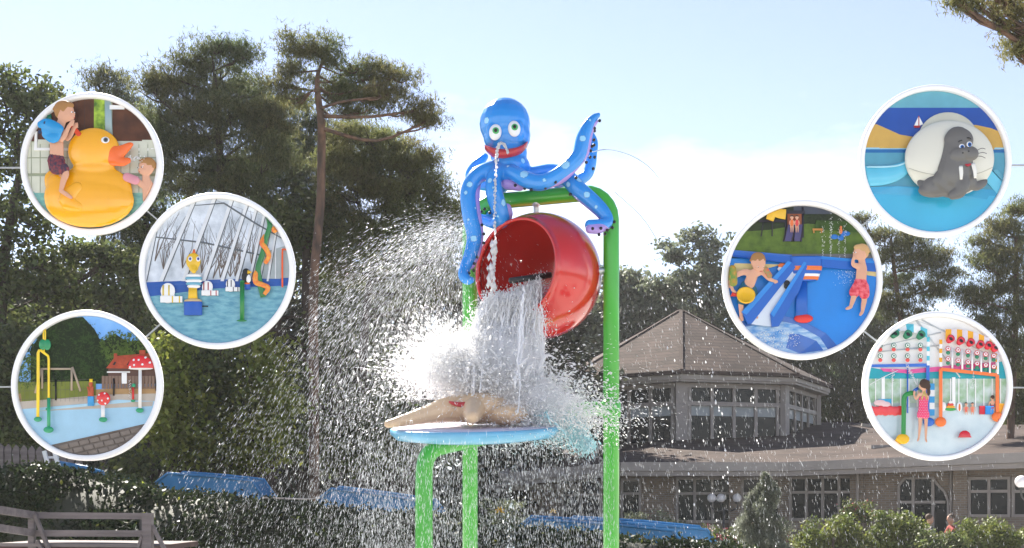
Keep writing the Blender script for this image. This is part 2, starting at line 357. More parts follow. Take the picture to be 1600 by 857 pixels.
    (a, d, nr) = wpt(1487, 735, .1); f = MB(); f.tube([Vector((a.x, a.y, .1)), Vector((a.x, a.y, 2.9))], .05); f.build('downpipe', M['frame'], bd)
    (a, d, nr) = wpt(1345, 735, .4); f = MB(); f.tube([Vector((a.x, a.y, .1)), Vector((a.x, a.y, 2.9))], .05); f.build('downpipe', M['frame'], bd)
    # vent box on the low roof
    f = MB(); q = P(1390, 700, 40); f.box(q, (1.6, .8, .16)); f.build('roof_hatch', M['frame'], bd)
    f = MB(); f.bar(P(1346, 664, 46), P(1372, 668, 46), .12, .12); f.build('roof_pipe', M['fascia'], bd)
    # ---- pavilion
    O = Vector((7.69, 50, 0)); Rw = 5.97; ph = R(-8.7)
    vx = [O + Vector((Rw * math.sin(ph + R(45 * k)), -Rw * math.cos(ph + R(45 * k)), 0)) for k in range(8)]
    core = MB(); core.lathe(O, [(Rw - .12, 3.6), (Rw - .12, 6.6)], 8, Matrix.Rotation(ph - R(90), 3, 'Z')); core.build('pavilion_wall', M['steel'], bd)
    for k in range(8):
        a, c = vx[k], vx[(k + 1) % 8]; d = (c - a).normalized(); nr = Vector((d.y, -d.x, 0)); W = (c - a).length
        if nr.dot(a - O) < 0: nr = -nr
        Mx = lambda u, z, o: Vector((a.x, a.y, 0)) + d * u + nr * o + Vector((0, 0, z))
        u0, u1 = .35, W - .35; zr = (3.95, 5.63, 5.78, 6.35)
        fr = MB()
        for u in [u0 + (u1 - u0) * j / 4 for j in range(5)]: fr.bar(Mx(u, 3.8, .0), Mx(u, 6.5, .0), .13, .14, up=tuple(d))
        for z, h in ((5.7, .17), (6.43, .18), (4.0, .12)): fr.bar(Mx(.1, z, .03), Mx(W - .1, z, .03), h, .14)
        wf = fr.build('window', M['frame'], bd)
        for j in range(4):
            ua = u0 + (u1 - u0) * j / 4; ub = u0 + (u1 - u0) * (j + 1) / 4
            for za, zb in ((4.0, 5.62), (5.78, 6.35)):
                g = MB(); g.bar(Mx((ua + ub) / 2, za, -.03), Mx((ua + ub) / 2, zb, -.03), ub - ua, .02, up=tuple(d)); g.build('pane', M['glass'], wf)
            g = MB(); g.bar(Mx((ua + ub) / 2, 5.22, -.016), Mx((ua + ub) / 2, 5.62, -.016), ub - ua - .13, .01, up=tuple(d)); g.build('blind', M['blind'], wf)
        f = MB(); f.bar(Mx(0, 3.8, 0), Mx(0, 6.55, 0), .5, .22, up=tuple(d)); f.build('corner_post', M['frame'], bd)
    rot = Matrix.Rotation(ph - R(90), 3, 'Z')
    f = MB(); f.lathe(O, [(Rw + .62, 6.62), (Rw + .62, 6.86), (Rw + .5, 6.87), (Rw + .5, 6.62)], 8, rot); f.build('eave_board', M['fascia'], bd)
    f = MB(); f.lathe(O, [(Rw + .2, 6.52), (Rw + .55, 6.53), (Rw + .55, 6.63), (Rw + .2, 6.63)], 8, rot); f.build('soffit', M['frame'], bd)
    f = MB(); f.lathe(O, [(Rw + .75, 6.80), (Rw + .72, 6.95), (.12, 10.45), (.01, 10.46)], 8, rot); f.build('pavilion_roof', M['shingle'], bd)
    for k in range(8):
        dv = (vx[k] - O).normalized(); f = MB(); f.bar(O + dv * (Rw + .7) + Vector((0, 0, 6.97)), O + dv * .1 + Vector((0, 0, 10.48)), .05, .16); f.build('ridge_cap', M['roof'], bd)
building()

# ================================================================ vegetation
def tufts(C, L, k, w=.11, up=.35):
    n = len(C); D = rand_unit(n * k); D[:, 2] += up; D /= np.linalg.norm(D, axis=1, keepdims=True); u, v = frames(D)
    B = np.repeat(C, k, 0) + rng.normal(size=(n * k, 3)) * L * .18; l = (L * rng.uniform(.6, 1.25, (n * k, 1)))
    V = np.stack([B + u * l * w, B - u * l * w, B + D * l], 1).reshape(-1, 3); return V, np.arange(len(V)).reshape(-1, 3)
def leafquads(C, S):
    n = len(C); D = rand_unit(n); D[:, 2] = np.abs(D[:, 2]) * .8 + .1; D /= np.linalg.norm(D, axis=1, keepdims=True); u, v = frames(D)
    s = S * rng.uniform(.6, 1.3, (n, 1)); a = rng.uniform(0, 6.28, (n, 1)); p = u * np.cos(a) + v * np.sin(a); q = -u * np.sin(a) + v * np.cos(a)
    V = np.stack([C - p * s, C + q * s * .55, C + p * s, C - q * s * .55], 1).reshape(-1, 3); return V, np.arange(len(V)).reshape(-1, 4)
def clump_points(c, r, dens, sub=.33, gap=.0):
    """leaf positions of one clump: small sprays spread through an uneven ellipsoid"""
    vol = r[0] * r[1] * r[2] * 4.2; ns = max(8, int(vol ** .66 * 30)); d = rand_unit(ns); rad = rng.uniform(.25, 1, (ns, 1)) ** .5
    sc = np.array(c) + d * rad * np.array(r); out = []
    for s in sc:
        if rng.random() < gap: continue
        k = int(dens * rng.uniform(.5, 1.4)); rr = sub * rng.uniform(.6, 1.35)
        out.append(s + rng.normal(size=(k, 3)) * np.array([rr, rr, rr * .42]) * .6)
    return sc, (np.concatenate(out) if out else np.zeros((0, 3)))
def tree(name, label, cat, trunk, clumps, Y, kind, m, bark, dens=26, size=.13, sub=.33, k=5, gap=.16, group=None, twigs=4, dep=.75, att=.45):
    trunk = [(a, b, c * .62) for a, b, c in trunk]
    q = [P(px, py, Y) for px, py, r in trunk]; base = Vector((q[0].x, Y, 0)); t = thing(name, label, cat, base, group)
    tr = MB(); pts = [base] + q; rr = [trunk[0][2] * 1.35] + [a[2] for a in trunk]
    pts = [Vector((p.x, p.y + (.25 * math.sin(i * 1.7) if i else 0), p.z)) for i, p in enumerate(pts)]
    tr.tube(pts, rr, 10, sub=4); dense = catmull([(*p, r) for p, r in zip(pts, rr)], 6)
    allp = []
    for cl in clumps:
        px, py, rx, rz = cl[:4]; s = Y / F; c = P(px, py, Y); c.y += rng.uniform(-dep, dep) * rx * s + (cl[4] if len(cl) > 4 else 0)
        r = (rx * s, rx * s * .85, rz * s); sc, pp = clump_points(c, r, dens, sub, gap); allp.append(pp)
        # limb from the trunk to the clump, twigs to some sprays
        best = min(dense, key=lambda d: abs(d[2] - (c.z - att * math.hypot(c.x - d[0], c.y - d[1]))) + .2 * math.hypot(c.x - d[0], c.y - d[1]))
        a = Vector(best[:3]); mid = (a + c) / 2 + Vector((rng.normal() * .2, rng.normal() * .2, -.12 * (c - a).length + rng.normal() * .15)); r0 = min(best[3] * .55, .02 + .012 * (c - a).length)
        tr.tube([a, mid, c], [r0, r0 * .7, .025], 6, sub=4)
        for j in range(min(twigs, len(sc))):
            e = Vector(sc[rng.integers(len(sc))]); st = mid.lerp(c, rng.uniform(.3, 1)); tr.tube([st, (st + e) / 2 + Vector((0, 0, -.08)), e], [.03, .02, .008], 5, sub=2)
    tr.build('trunk', bark, t, smooth=True)
    A = np.concatenate(allp); V, T = (tufts(A, size, k) if kind == 'pine' else leafquads(A, size))
    fast_mesh('crown', V, T, m, t, smooth=False); return t
PN, PB, LF, LY, LG, LD = M['needle'], M['needle2'], M['leaf'], M['leafy'], M['leafgrey'], M['leafdark']
tree('pine_tree', 'tall pine with reddish bare trunk and flat umbrella crown left of the octopus', 'tree',
     [(488, 840, .20), (491, 600, .19), (493, 450, .175), (499, 320, .165), (500, 235, .16), (504, 196, .15), (497, 130, .09), (505, 85, .04)],
     [(470, 85, 36, 14), (505, 78, 36, 12), (545, 95, 40, 14), (585, 108, 38, 14), (455, 108, 22, 12), (520, 120, 40, 14), (570, 135, 45, 14), (620, 130, 38, 14), (610, 160, 45, 12), (655, 172, 28, 9), (560, 165, 40, 10), (440, 130, 25, 14), (470, 150, 28, 12), (530, 150, 30, 12), (672, 186, 16, 6)],
     26, 'pine', PN, M['bark'], dens=72, size=.105, sub=.30, att=.12)
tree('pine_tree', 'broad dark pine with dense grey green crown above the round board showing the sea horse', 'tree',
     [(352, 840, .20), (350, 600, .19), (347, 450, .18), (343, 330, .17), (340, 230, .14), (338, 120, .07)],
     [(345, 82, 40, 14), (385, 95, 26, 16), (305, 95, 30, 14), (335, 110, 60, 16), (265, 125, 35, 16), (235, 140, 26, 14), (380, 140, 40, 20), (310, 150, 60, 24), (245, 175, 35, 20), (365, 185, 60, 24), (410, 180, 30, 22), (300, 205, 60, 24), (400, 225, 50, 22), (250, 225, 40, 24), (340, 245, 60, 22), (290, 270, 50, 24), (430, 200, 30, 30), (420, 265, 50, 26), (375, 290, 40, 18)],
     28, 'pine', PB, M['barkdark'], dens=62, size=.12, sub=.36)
tree('pine_tree', 'leaning pine with spreading boughs behind the water spray left of the green frame', 'tree',
     [(560, 840, .2), (566, 620, .19), (575, 480, .17), (590, 380, .15), (605, 300, .11), (615, 240, .06)],
     [(560, 215, 45, 16), (610, 235, 40, 18), (640, 250, 40, 18), (665, 262, 30, 14), (560, 240, 50, 20), (715, 330, 20, 14), (705, 360, 26, 16), (590, 262, 60, 20), (650, 275, 45, 18), (700, 310, 30, 16), (690, 340, 42, 14), (640, 310, 60, 22), (560, 300, 50, 25), (610, 345, 60, 22), (675, 370, 45, 14), (540, 350, 50, 28), (600, 385, 60, 22), (560, 420, 50, 26), (650, 405, 55, 22), (520, 250, 40, 26), (700, 395, 30, 26), (690, 440, 40, 30), (620, 450, 60, 34)],
     29, 'pine', PN, M['barkdark'], dens=62, size=.12, sub=.36)
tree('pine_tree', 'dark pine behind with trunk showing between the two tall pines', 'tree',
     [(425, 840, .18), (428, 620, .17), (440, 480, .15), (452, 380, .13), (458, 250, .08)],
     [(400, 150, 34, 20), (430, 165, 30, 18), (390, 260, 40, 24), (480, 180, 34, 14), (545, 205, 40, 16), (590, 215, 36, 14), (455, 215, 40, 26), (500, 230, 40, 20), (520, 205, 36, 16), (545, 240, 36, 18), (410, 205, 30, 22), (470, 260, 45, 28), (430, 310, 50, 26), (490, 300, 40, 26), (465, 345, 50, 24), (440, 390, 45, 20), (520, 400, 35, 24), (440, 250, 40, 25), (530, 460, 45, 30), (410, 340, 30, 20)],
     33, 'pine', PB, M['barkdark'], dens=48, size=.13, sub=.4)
tree('oak_tree', 'leafy dark tree with sky gaps at the far left edge of the picture', 'tree',
     [(-10, 840, .25), (0, 600, .22), (15, 400, .18), (30, 250, .10)],
     [(15, 120, 32, 14), (55, 140, 28, 14), (10, 150, 40, 20), (50, 175, 38, 20), (90, 180, 24, 20), (10, 205, 40, 24), (60, 220, 40, 24), (15, 260, 40, 24), (55, 280, 30, 24), (15, 320, 40, 26), (60, 350, 34, 26), (10, 390, 40, 30), (70, 410, 40, 30), (20, 450, 46, 30), (90, 455, 40, 30), (30, 510, 50, 34), (120, 390, 40, 20), (170, 400, 40, 22), (185, 450, 40, 30), (130, 465, 40, 20)],
     27, 'leaf', LF, M['barkdark'], dens=50, size=.075, sub=.42, gap=.2)
tree('pine_tree', 'small pine top poking up behind the round duck board', 'tree',
     [(160, 840, .16), (163, 500, .14), (166, 300, .11), (167, 150, .05)],
     [(167, 118, 24, 10), (150, 130, 18, 9), (183, 135, 20, 10), (160, 150, 32, 14), (195, 165, 26, 14), (150, 200, 60, 24), (185, 260, 50, 30), (160, 330, 60, 30), (215, 340, 40, 30), (230, 300, 30, 30)],
     38, 'pine', PB, M['barkdark'], dens=34, size=.17, sub=.5)
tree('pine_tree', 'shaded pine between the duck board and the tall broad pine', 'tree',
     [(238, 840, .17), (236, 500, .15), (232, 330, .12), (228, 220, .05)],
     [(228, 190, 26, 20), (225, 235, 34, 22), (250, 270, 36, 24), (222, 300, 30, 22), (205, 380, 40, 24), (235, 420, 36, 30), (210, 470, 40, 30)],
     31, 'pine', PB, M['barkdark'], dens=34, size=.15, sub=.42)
# right-hand side
tree('oak_tree', 'sparse grey green tree with open crown behind the pavilion roof point', 'tree',
     [(1120, 850, .24), (1118, 620, .21), (1112, 500, .16), (1100, 430, .12), (1092, 370, .06)],
     [(1095, 360, 22, 10), (1080, 372, 14, 10), (1108, 385, 20, 12), (1060, 402, 24, 10), (1042, 382, 8, 5), (1048, 405, 10, 5), (1110, 410, 18, 14), (1075, 435, 32, 12), (1040, 445, 26, 10), (1120, 450, 26, 22), (1095, 480, 30, 16), (1060, 455, 30, 12), (1020, 445, 16, 8), (1150, 375, 14, 8), (1130, 500, 34, 26), (1180, 500, 30, 40), (1160, 550, 50, 40), (1110, 425, 26, 14)],
     60, 'leaf', LG, M['barkdark'], dens=34, size=.13, sub=.5, gap=.5)
tree('beech_tree', 'hazy rounded leafy tree just right of the green frame', 'tree',
     [(985, 850, .3), (985, 650, .27), (985, 540, .2), (985, 480, .1)],
     [(975, 445, 26, 18), (1005, 465, 30, 18), (960, 480, 40, 22), (1010, 495, 36, 22), (1040, 475, 26, 14), (970, 520, 46, 26), (1020, 530, 40, 26), (940, 540, 40, 30), (980, 570, 60, 30), (900, 560, 50, 40), (1045, 500, 20, 20), (850, 580, 50, 40), (890, 500, 30, 26)],
     64, 'leaf', LG, M['barkdark'], dens=50, size=.16, sub=.7, gap=.05)
tree('pine_tree', 'reddish limbed pine between the two right hand groups of boards', 'tree',
     [(1408, 850, .22), (1408, 650, .2), (1405, 520, .18), (1400, 430, .13), (1395, 370, .06)],
     [(1385, 365, 32, 10), (1420, 375, 36, 12), (1460, 395, 36, 12), (1395, 395, 40, 14), (1440, 415, 46, 12), (1480, 430, 26, 14), (1400, 430, 46, 14), (1450, 455, 46, 14), (1390, 470, 36, 16), (1345, 345, 12, 8), (1358, 365, 12, 8), (1420, 490, 40, 20)],
     42, 'pine', PN, M['bark'], dens=32, size=.16, sub=.36)
tree('pine_tree', 'tall pine cut by the right edge below the walrus board', 'tree',
     [(1578, 850, .24), (1580, 620, .21), (1583, 480, .17), (1590, 370, .1)],
     [(1590, 325, 26, 14), (1565, 345, 26, 12), (1590, 365, 36, 16), (1545, 375, 26, 10), (1570, 400, 44, 16), (1530, 415, 26, 12), (1590, 430, 40, 22), (1550, 450, 46, 18), (1590, 480, 40, 28), (1560, 500, 50, 22), (1590, 540, 50, 34), (1590, 600, 50, 34), (1550, 560, 40, 34), (1600, 640, 40, 24), (1520, 470, 30, 18)],
     40, 'pine', PN, M['bark'], dens=34, size=.16, sub=.4)
tree('pine_tree', 'dark pine behind the pavilion below the board of paddling boys', 'tree',
     [(1330, 850, .22), (1330, 700, .2), (1325, 600, .17), (1320, 520, .1)],
     [(1320, 520, 50, 26), (1280, 560, 46, 26), (1350, 560, 46, 28), (1310, 600, 60, 28), (1250, 590, 40, 28), (1350, 620, 46, 28), (1220, 560, 46, 30), (1300, 640, 60, 28), (1370, 500, 30, 30), (1370, 640, 30, 26), (1180, 590, 46, 30), (1240, 640, 50, 26)],
     62, 'pine', PB, M['barkdark'], dens=40, size=.24, sub=.6)
tree('pine_tree', 'overhanging pine whose bough enters at the top right corner', 'tree',
     [(1900, 850, .22), (1900, 500, .2), (1890, 200, .17), (1850, 60, .14), (1780, -40, .09)],
     [(1500, 6, 22, 9), (1530, 14, 20, 10), (1560, -5, 40, 14), (1575, 40, 24, 16), (1598, 60, 20, 16), (1590, 88, 16, 8), (1610, 20, 40, 26), (1650, -30, 80, 40), (1540, -40, 60, 26), (1700, 40, 80, 60), (1800, 0, 120, 60)],
     15, 'pine', PN, M['bark'], dens=30, size=.085, sub=.16)

def leaf_mass(name, label, cat, boxes, Y, thick, m, n, size, sub=.35, kind=None, t=None, pine=False, dz=.6):
    pts = []
    tot = sum(b[2] * b[3] for b in boxes)
    for px, py, rx, rz in boxes:
        s = Y / F; k = max(3, int(n * rx * rz / tot)); ns = max(3, k // 60); c = np.array(P(px, py, Y)); d = rand_unit(ns)
        sc = c + d * rng.uniform(.35, 1, (ns, 1)) ** .5 * np.array([rx * s, thick, rz * s]); i = rng.integers(0, ns, k)
        pts.append(sc[i] + rng.normal(size=(k, 3)) * np.array([sub, sub, sub * dz]))
    A = np.concatenate(pts); A = A[A[:, 2] > .02]; V, T = (tufts(A, size, 4) if pine else leafquads(A, size))
    if t is None:
        o = fast_mesh(name, V, T, m, None, False); tag(o, label, cat, kind=kind); return o
    return fast_mesh(name, V, T, m, t, False)
HAZE_TOP = 60
bx = [(x + rng.uniform(-20, 20), y + rng.uniform(-15, 15), 46, 34) for x in range(-60, 900, 55) for y in range(455, 850, 48)]
bx += [(x, 420 + rng.uniform(-10, 10), 30, 20) for x in range(250, 480, 60)]
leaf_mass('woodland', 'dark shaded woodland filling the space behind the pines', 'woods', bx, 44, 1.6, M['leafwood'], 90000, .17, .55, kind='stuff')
bx = [(x, y, 50, 34) for x in range(780, 1760, 55) for y in (600, 650, 700)]
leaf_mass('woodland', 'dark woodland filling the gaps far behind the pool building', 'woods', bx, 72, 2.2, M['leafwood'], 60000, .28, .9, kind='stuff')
for i, (px, py0, r, Y, lb) in enumerate([(295, 430, .16, 32, 'thin dark trunk in the wood under the sea horse board'), (392, 450, .17, 34, 'dark trunk in the wood behind the left edge of the spray'), (478, 480, .2, 30, 'thick shaded trunk in the wood close to the tall umbrella pine'),
                                     (640, 470, .17, 33, 'dim trunk behind the white splash left of the bent green post'), (255, 560, .12, 30, 'slim trunk in the wood beside the splash pad board'), (528, 480, .14, 36, 'slender dark trunk right of the umbrella pine trunk')]):
    t = thing('tree', lb, 'tree', (P(px, 0, Y).x, Y, 0)); b = MB(); a = P(px, py0, Y); b.tube([(a.x - .1, Y, 0), (a.x + .05, Y, a.z * .5), (a.x, Y + .1, a.z + 2.5)], [r * 1.2, r, r * .6], 10, sub=4)
    for j in range(5): z = a.z * rng.uniform(.4, 1); s = rng.choice([-1, 1]); b.tube([(a.x, Y, z), (a.x + s * .8, Y + rng.normal() * .3, z + .35), (a.x + s * 1.5, Y + rng.normal() * .4, z + .4)], [.05, .03, .01], 6)
    b.build('trunk', M['barkdark'], t, True)
    pts = np.concatenate([clump_points((a.x + rng.normal() * 1.0, Y + rng.normal(), a.z + rng.uniform(.3, 3)), (.9, .9, .4), 30, .35)[1] for _ in range(5)]); V, T = leafquads(pts, .08); fast_mesh('crown', V, T, LF, t, False)
# sunlit undergrowth saplings and shrubs
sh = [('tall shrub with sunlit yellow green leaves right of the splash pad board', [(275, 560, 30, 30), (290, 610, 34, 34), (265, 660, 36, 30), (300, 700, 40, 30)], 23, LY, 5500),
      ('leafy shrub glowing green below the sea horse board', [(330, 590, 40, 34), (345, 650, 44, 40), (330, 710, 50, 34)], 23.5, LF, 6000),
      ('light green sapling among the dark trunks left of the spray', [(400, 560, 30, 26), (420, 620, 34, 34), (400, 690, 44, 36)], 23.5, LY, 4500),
      ('shrub in the spray under the umbrella pine', [(470, 600, 40, 30), (450, 670, 50, 36), (510, 700, 50, 34)], 29, LF, 6000),
      ('faint shrub behind the spray and the bent green post', [(590, 640, 50, 36), (560, 710, 50, 34), (640, 700, 50, 40)], 29, LF, 6000),
      ('yellowish bush behind the lower left corner of the splash', [(550, 480, 30, 22), (520, 530, 34, 30), (575, 545, 30, 26)], 30, LF, 3500),
      ('leafy shade bush right beside the small round splash pad board', [(225, 740, 40, 30), (250, 520, 24, 34), (235, 580, 20, 40)], 26, LF, 3500),
      ('dark thicket above the picket fence', [(20, 620, 46, 60), (60, 690, 60, 30), (20, 540, 40, 40)], 25, LF, 6000)]
for lb, bxs, Y, m_, n in sh:
    c = P(bxs[-1][0], 0, Y); t = thing('shrub', lb, 'shrub', (c.x, Y, 0)); leaf_mass('foliage', None, None, bxs, Y, .8, m_, n, .075, .28, t=t)
    b = MB()
    for px, py, rx, rz in bxs:
        for j in range(3): e = P(px + rng.uniform(-rx, rx) * .6, py, Y); b.tube([(c.x + rng.normal() * .1, Y, 0), (c.x * .4 + e.x * .6 + rng.normal() * .1, Y, e.z * .5), e], [.04, .03, .01], 5, sub=3)
    b.build('stem', M['barkdark'], t, True)
# ================================================================ hedge bank in front of the woods
def hedge():
    t = thing('hedge', 'long dark ivy covered hedge bank running behind the splash frame', 'hedge', (-5, 17.5, 0))
    line = [(-60, 742), (0, 736), (60, 732), (110, 735), (180, 752), (235, 768), (300, 774), (400, 780), (470, 790), (560, 798), (660, 806), (740, 812), (800, 822), (900, 832), (1000, 842), (1090, 850), (1180, 858)]
    top = [P(x, y + 8, 17) for x, y in line]; b = MB(); V = []; n = len(top)
    for p in top: V += [(p.x, 15.6, 0), (p.x, 16.1, p.z * .55), (p.x, 16.9, p.z), (p.x, 18.3, p.z * 1.0), (p.x, 19.2, 0)]
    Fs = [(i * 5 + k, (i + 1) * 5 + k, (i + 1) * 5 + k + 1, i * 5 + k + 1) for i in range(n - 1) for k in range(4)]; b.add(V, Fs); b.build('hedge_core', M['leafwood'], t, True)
    m = 42000; u = rng.uniform(0, n - 1.001, m); i = u.astype(int); f = (u - i)[:, None]; V = np.array(V).reshape(n, 5, 3); k = rng.choice([0, 1, 2], m, p=[.35, .4, .25]); g = rng.uniform(0, 1, (m, 1))
    A = (V[i, k] * (1 - g) + V[i, k + 1] * g) * (1 - f) + (V[i + 1, k] * (1 - g) + V[i + 1, k + 1] * g) * f
    lump = np.array([noise.noise(Vector(p * 1.3)) for p in A])[:, None]; A += np.array([0, -.22, .14]) * (lump + .2) + rng.normal(size=A.shape) * .05
    Vv, T = leafquads(A, .045); fast_mesh('leaves', Vv, T, LD, t, False)
    m = 350; sel = A[rng.integers(0, len(A), m)] + np.array([0, -.03, .05]); Vv, T = leafquads(sel, .04); fast_mesh('young_leaves', Vv, T, LY, t, False)
hedge()
def bush(lb, px, py, rx, rz, Y, m, n, size=.05, nm='bush', flower=None, cat='bush'):
    c = P(px, py, Y); t = thing(nm, lb, cat, (c.x, Y, 0)); s = Y / F
    b = MB()
    for j in range(9): a = rng.uniform(0, 6.28); b.tube([(c.x, Y, 0), (c.x + math.cos(a) * rx * s * .4, Y + math.sin(a) * .3, c.z * .5), (c.x + math.cos(a) * rx * s * .7, Y + math.sin(a) * .5, c.z)], [.03, .02, .008], 5, sub=2)
    b.build('stem', M['barkdark'], t, True)
    bxs = [(px + rng.uniform(-.8, .8) * rx, py + rng.uniform(-.4, .8) * rz, rx * .36, rz * .42) for _ in range(11)] + [(px + rng.uniform(-.8, .8) * rx, py - rz * rng.uniform(.7, 1.15), rx * .09, rz * .3) for _ in range(5)]
    leaf_mass('foliage', None, None, bxs, Y, rx * s * .5, m, n, size, .12, t=t)
    if flower:
        bxs = [(q[0], q[1] - 3, q[2], q[3] * .7) for q in bxs]; leaf_mass('blossom', None, None, bxs, Y, rx * s * .5, flower, n // 9, size * .8, .1, t=t)
LB = mat('garden bush leaves', (.15, .175, .035), .55, .2, 1.5, 0, c2=(.07, .10, .025), trans=.4, island=.45)
PINK = mat('pink blossom', (.5, .12, .16), .6, .2, 3, trans=.3, island=.3)
bush('round yellow green bush right of the small conifer', 1297, 840, 48, 22, 30, LB, 9000)
bush('largest bright bush with a tall sprig in front of the brick wall', 1398, 836, 48, 28, 30, LB, 10000)
bush('wide yellow green bush at the right edge under the dark windows', 1545, 842, 62, 23, 30, LB, 11000)
bush('low bush between the two larger bright bushes near the seated couple', 1470, 850, 40, 14, 29, LF, 4500)
bush('reddish flowering ground shrub right of the blue slide end', 1112, 845, 52, 14, 30, LF, 5000, flower=PINK)
bush('bush with pink blossom behind the lamp post', 1190, 835, 46, 16, 33, LF, 5000, flower=PINK)
bush('dull pink flowering bush behind the bright round bush', 1345, 800, 26, 12, 34, LF, 3000, flower=PINK)
bush('green bush left of the lamp under the building eave', 1010, 830, 60, 26, 34, LG, 6000)
bush('low dark bush under the white splash behind the green posts', 800, 815, 60, 24, 30, LG, 6000)
def conifer():
    t = thing('conifer', 'small grey green conifer beside the three globe lamp', 'tree', (P(1192, 0, 29).x, 29, 0)); c = P(1192, 742, 29)
    b = MB(); b.tube([(c.x, 29, 0), (c.x, 29, c.z)], [.06, .01], 8); b.build('trunk', M['barkdark'], t, True)
    m = 15000; h = rng.uniform(0, 1, m) ** .9; a = rng.uniform(0, 6.28, m); H = c.z; r = (1 - h) ** .65 * 1.0 * (0.7 + .3 * np.sin(h * 19 + a * 2) + .25 * np.sin(a * 5 + h * 7)) * rng.uniform(.5, 1.05, m)
    A = np.stack([c.x + np.cos(a) * r + .1 * np.sin(h * 9), 29 + np.sin(a) * r, h * H], 1); V, T = tufts(A, .10, 4, .1, .5); fast_mesh('foliage', V, T, mat('silvery conifer needles', (.20, .22, .16), .6, .2, .5, 0, c2=(.14, .16, .11), trans=.3, island=.4), t, False)
conifer()

# ================================================================ blue slide channel showing above the hedge
def flume(lb, pts, Y, hgt=.42, extra=None):
    """open U channel; pts = photo points of the near wall's top edge, cut back at each end"""
    q = [P(x, y, Y) for x, y in pts]; t = thing('water_slide', lb, 'water slide', (q[0].x, Y, 0))
    def wall(off, dz, nm):
        a, b = q[0] + Vector((0, off, dz)), q[-1] + Vector((0, off, dz)); cut = .26; m = MB()
        poly = [a + Vector((-cut, 0, -hgt * .5)), a, *[p + Vector((0, off, dz)) for p in q[1:-1]], b, b + Vector((cut, 0, -hgt * .9)), b + Vector((cut, 0, -hgt * 2.2)), a + Vector((-cut, 0, -hgt * 2.2))]
        n = len(poly); V = poly + [p + Vector((0, .05, 0)) for p in poly]
        m.add(V, [tuple(range(n)), tuple(range(2 * n - 1, n - 1, -1))] + [(i, i + n, (i + 1) % n + n, (i + 1) % n) for i in range(n)]); o = m.build(nm, M['blueslide'], t)
        e = MB(); e.tube([a + Vector((-cut, -.01, -hgt * .5)), a + Vector((0, -.01, 0)), *[p + Vector((0, off - .01, dz)) for p in q[1:-1]], b + Vector((0, -.01, 0)), b + Vector((cut, -.01, -hgt * .9))], .028, 8); e.build('rim', M['blueslide'], o, True)
    wall(0, 0, 'side_wall'); wall(.95, .05, 'side_wall')
    m = MB(); a, b = q[0], q[-1]; m.slab([a + Vector((-.3, .05, -.75)), b + Vector((.3, .05, -.75)), b + Vector((.3, .95, -.75)), a + Vector((-.3, .95, -.75))], .05); m.build('channel_floor', M['blueslide'], t)
    for f in (.15, .85):
        g = a.lerp(b, f); m = MB(); m.tube([(g.x, Y + .5, 0), (g.x, Y + .5, g.z - .7)], .06, 10); m.build('leg', M['steel'], t, True)
flume('left blue slide channel sticking up above the dark hedge', [(262, 740), (330, 745), (394, 752)], 20)
flume('middle blue slide channel seen through the spray left of the bent green post', [(518, 764), (600, 774), (676, 785)], 20)
flume('right blue slide channel passing behind the right green pole', [(832, 812), (960, 820), (1052, 830)], 20)
flume('farther blue slide channel with its darker rim right of the green pole', [(900, 812), (1010, 819), (1105, 828)], 22.5)
def thin_pipe():
    t = MB(); t.tube([P(92, 724, 21), P(130, 731, 21), P(205, 752, 21)], .05, 8); tag(t.build('slide_rail', M['blueslide'], loc=P(92, 724, 21), smooth=True), 'thin pale blue slide edge dropping behind the hedge beside the picket fence', 'slide edge')
    t = thing('slide_ladder', 'white slide ladder end leaning beside the picket fence', 'ladder', (P(88, 0, 20.5).x, 20.5, 0)); WHT = mat('white coated metal', (.75, .76, .78), .4, .05, 5)
    for x in (72, 88): m = MB(); m.bar(P(x - 3, 705, 20.5), P(x + 8, 745, 20.5), .07, .05); m.build('rail', WHT, t)
    for y in (715, 728): m = MB(); m.bar(P(70 + (y - 705) * .2, y, 20.55), P(90 + (y - 705) * .2, y, 20.55), .04, .04); m.build('rung', WHT, t)
thin_pipe()
t = thing('wire_edging', 'thin pale cable lying along the hedge top between the blue channels', 'cable', P(412, 778, 17)); m = MB(); m.tube([P(410, 778, 16.9), P(440, 779, 16.9), P(480, 780, 16.9), P(500, 778, 16.9)], .014, 6, sub=3); m.build('cable', M['fascia'], t, True)

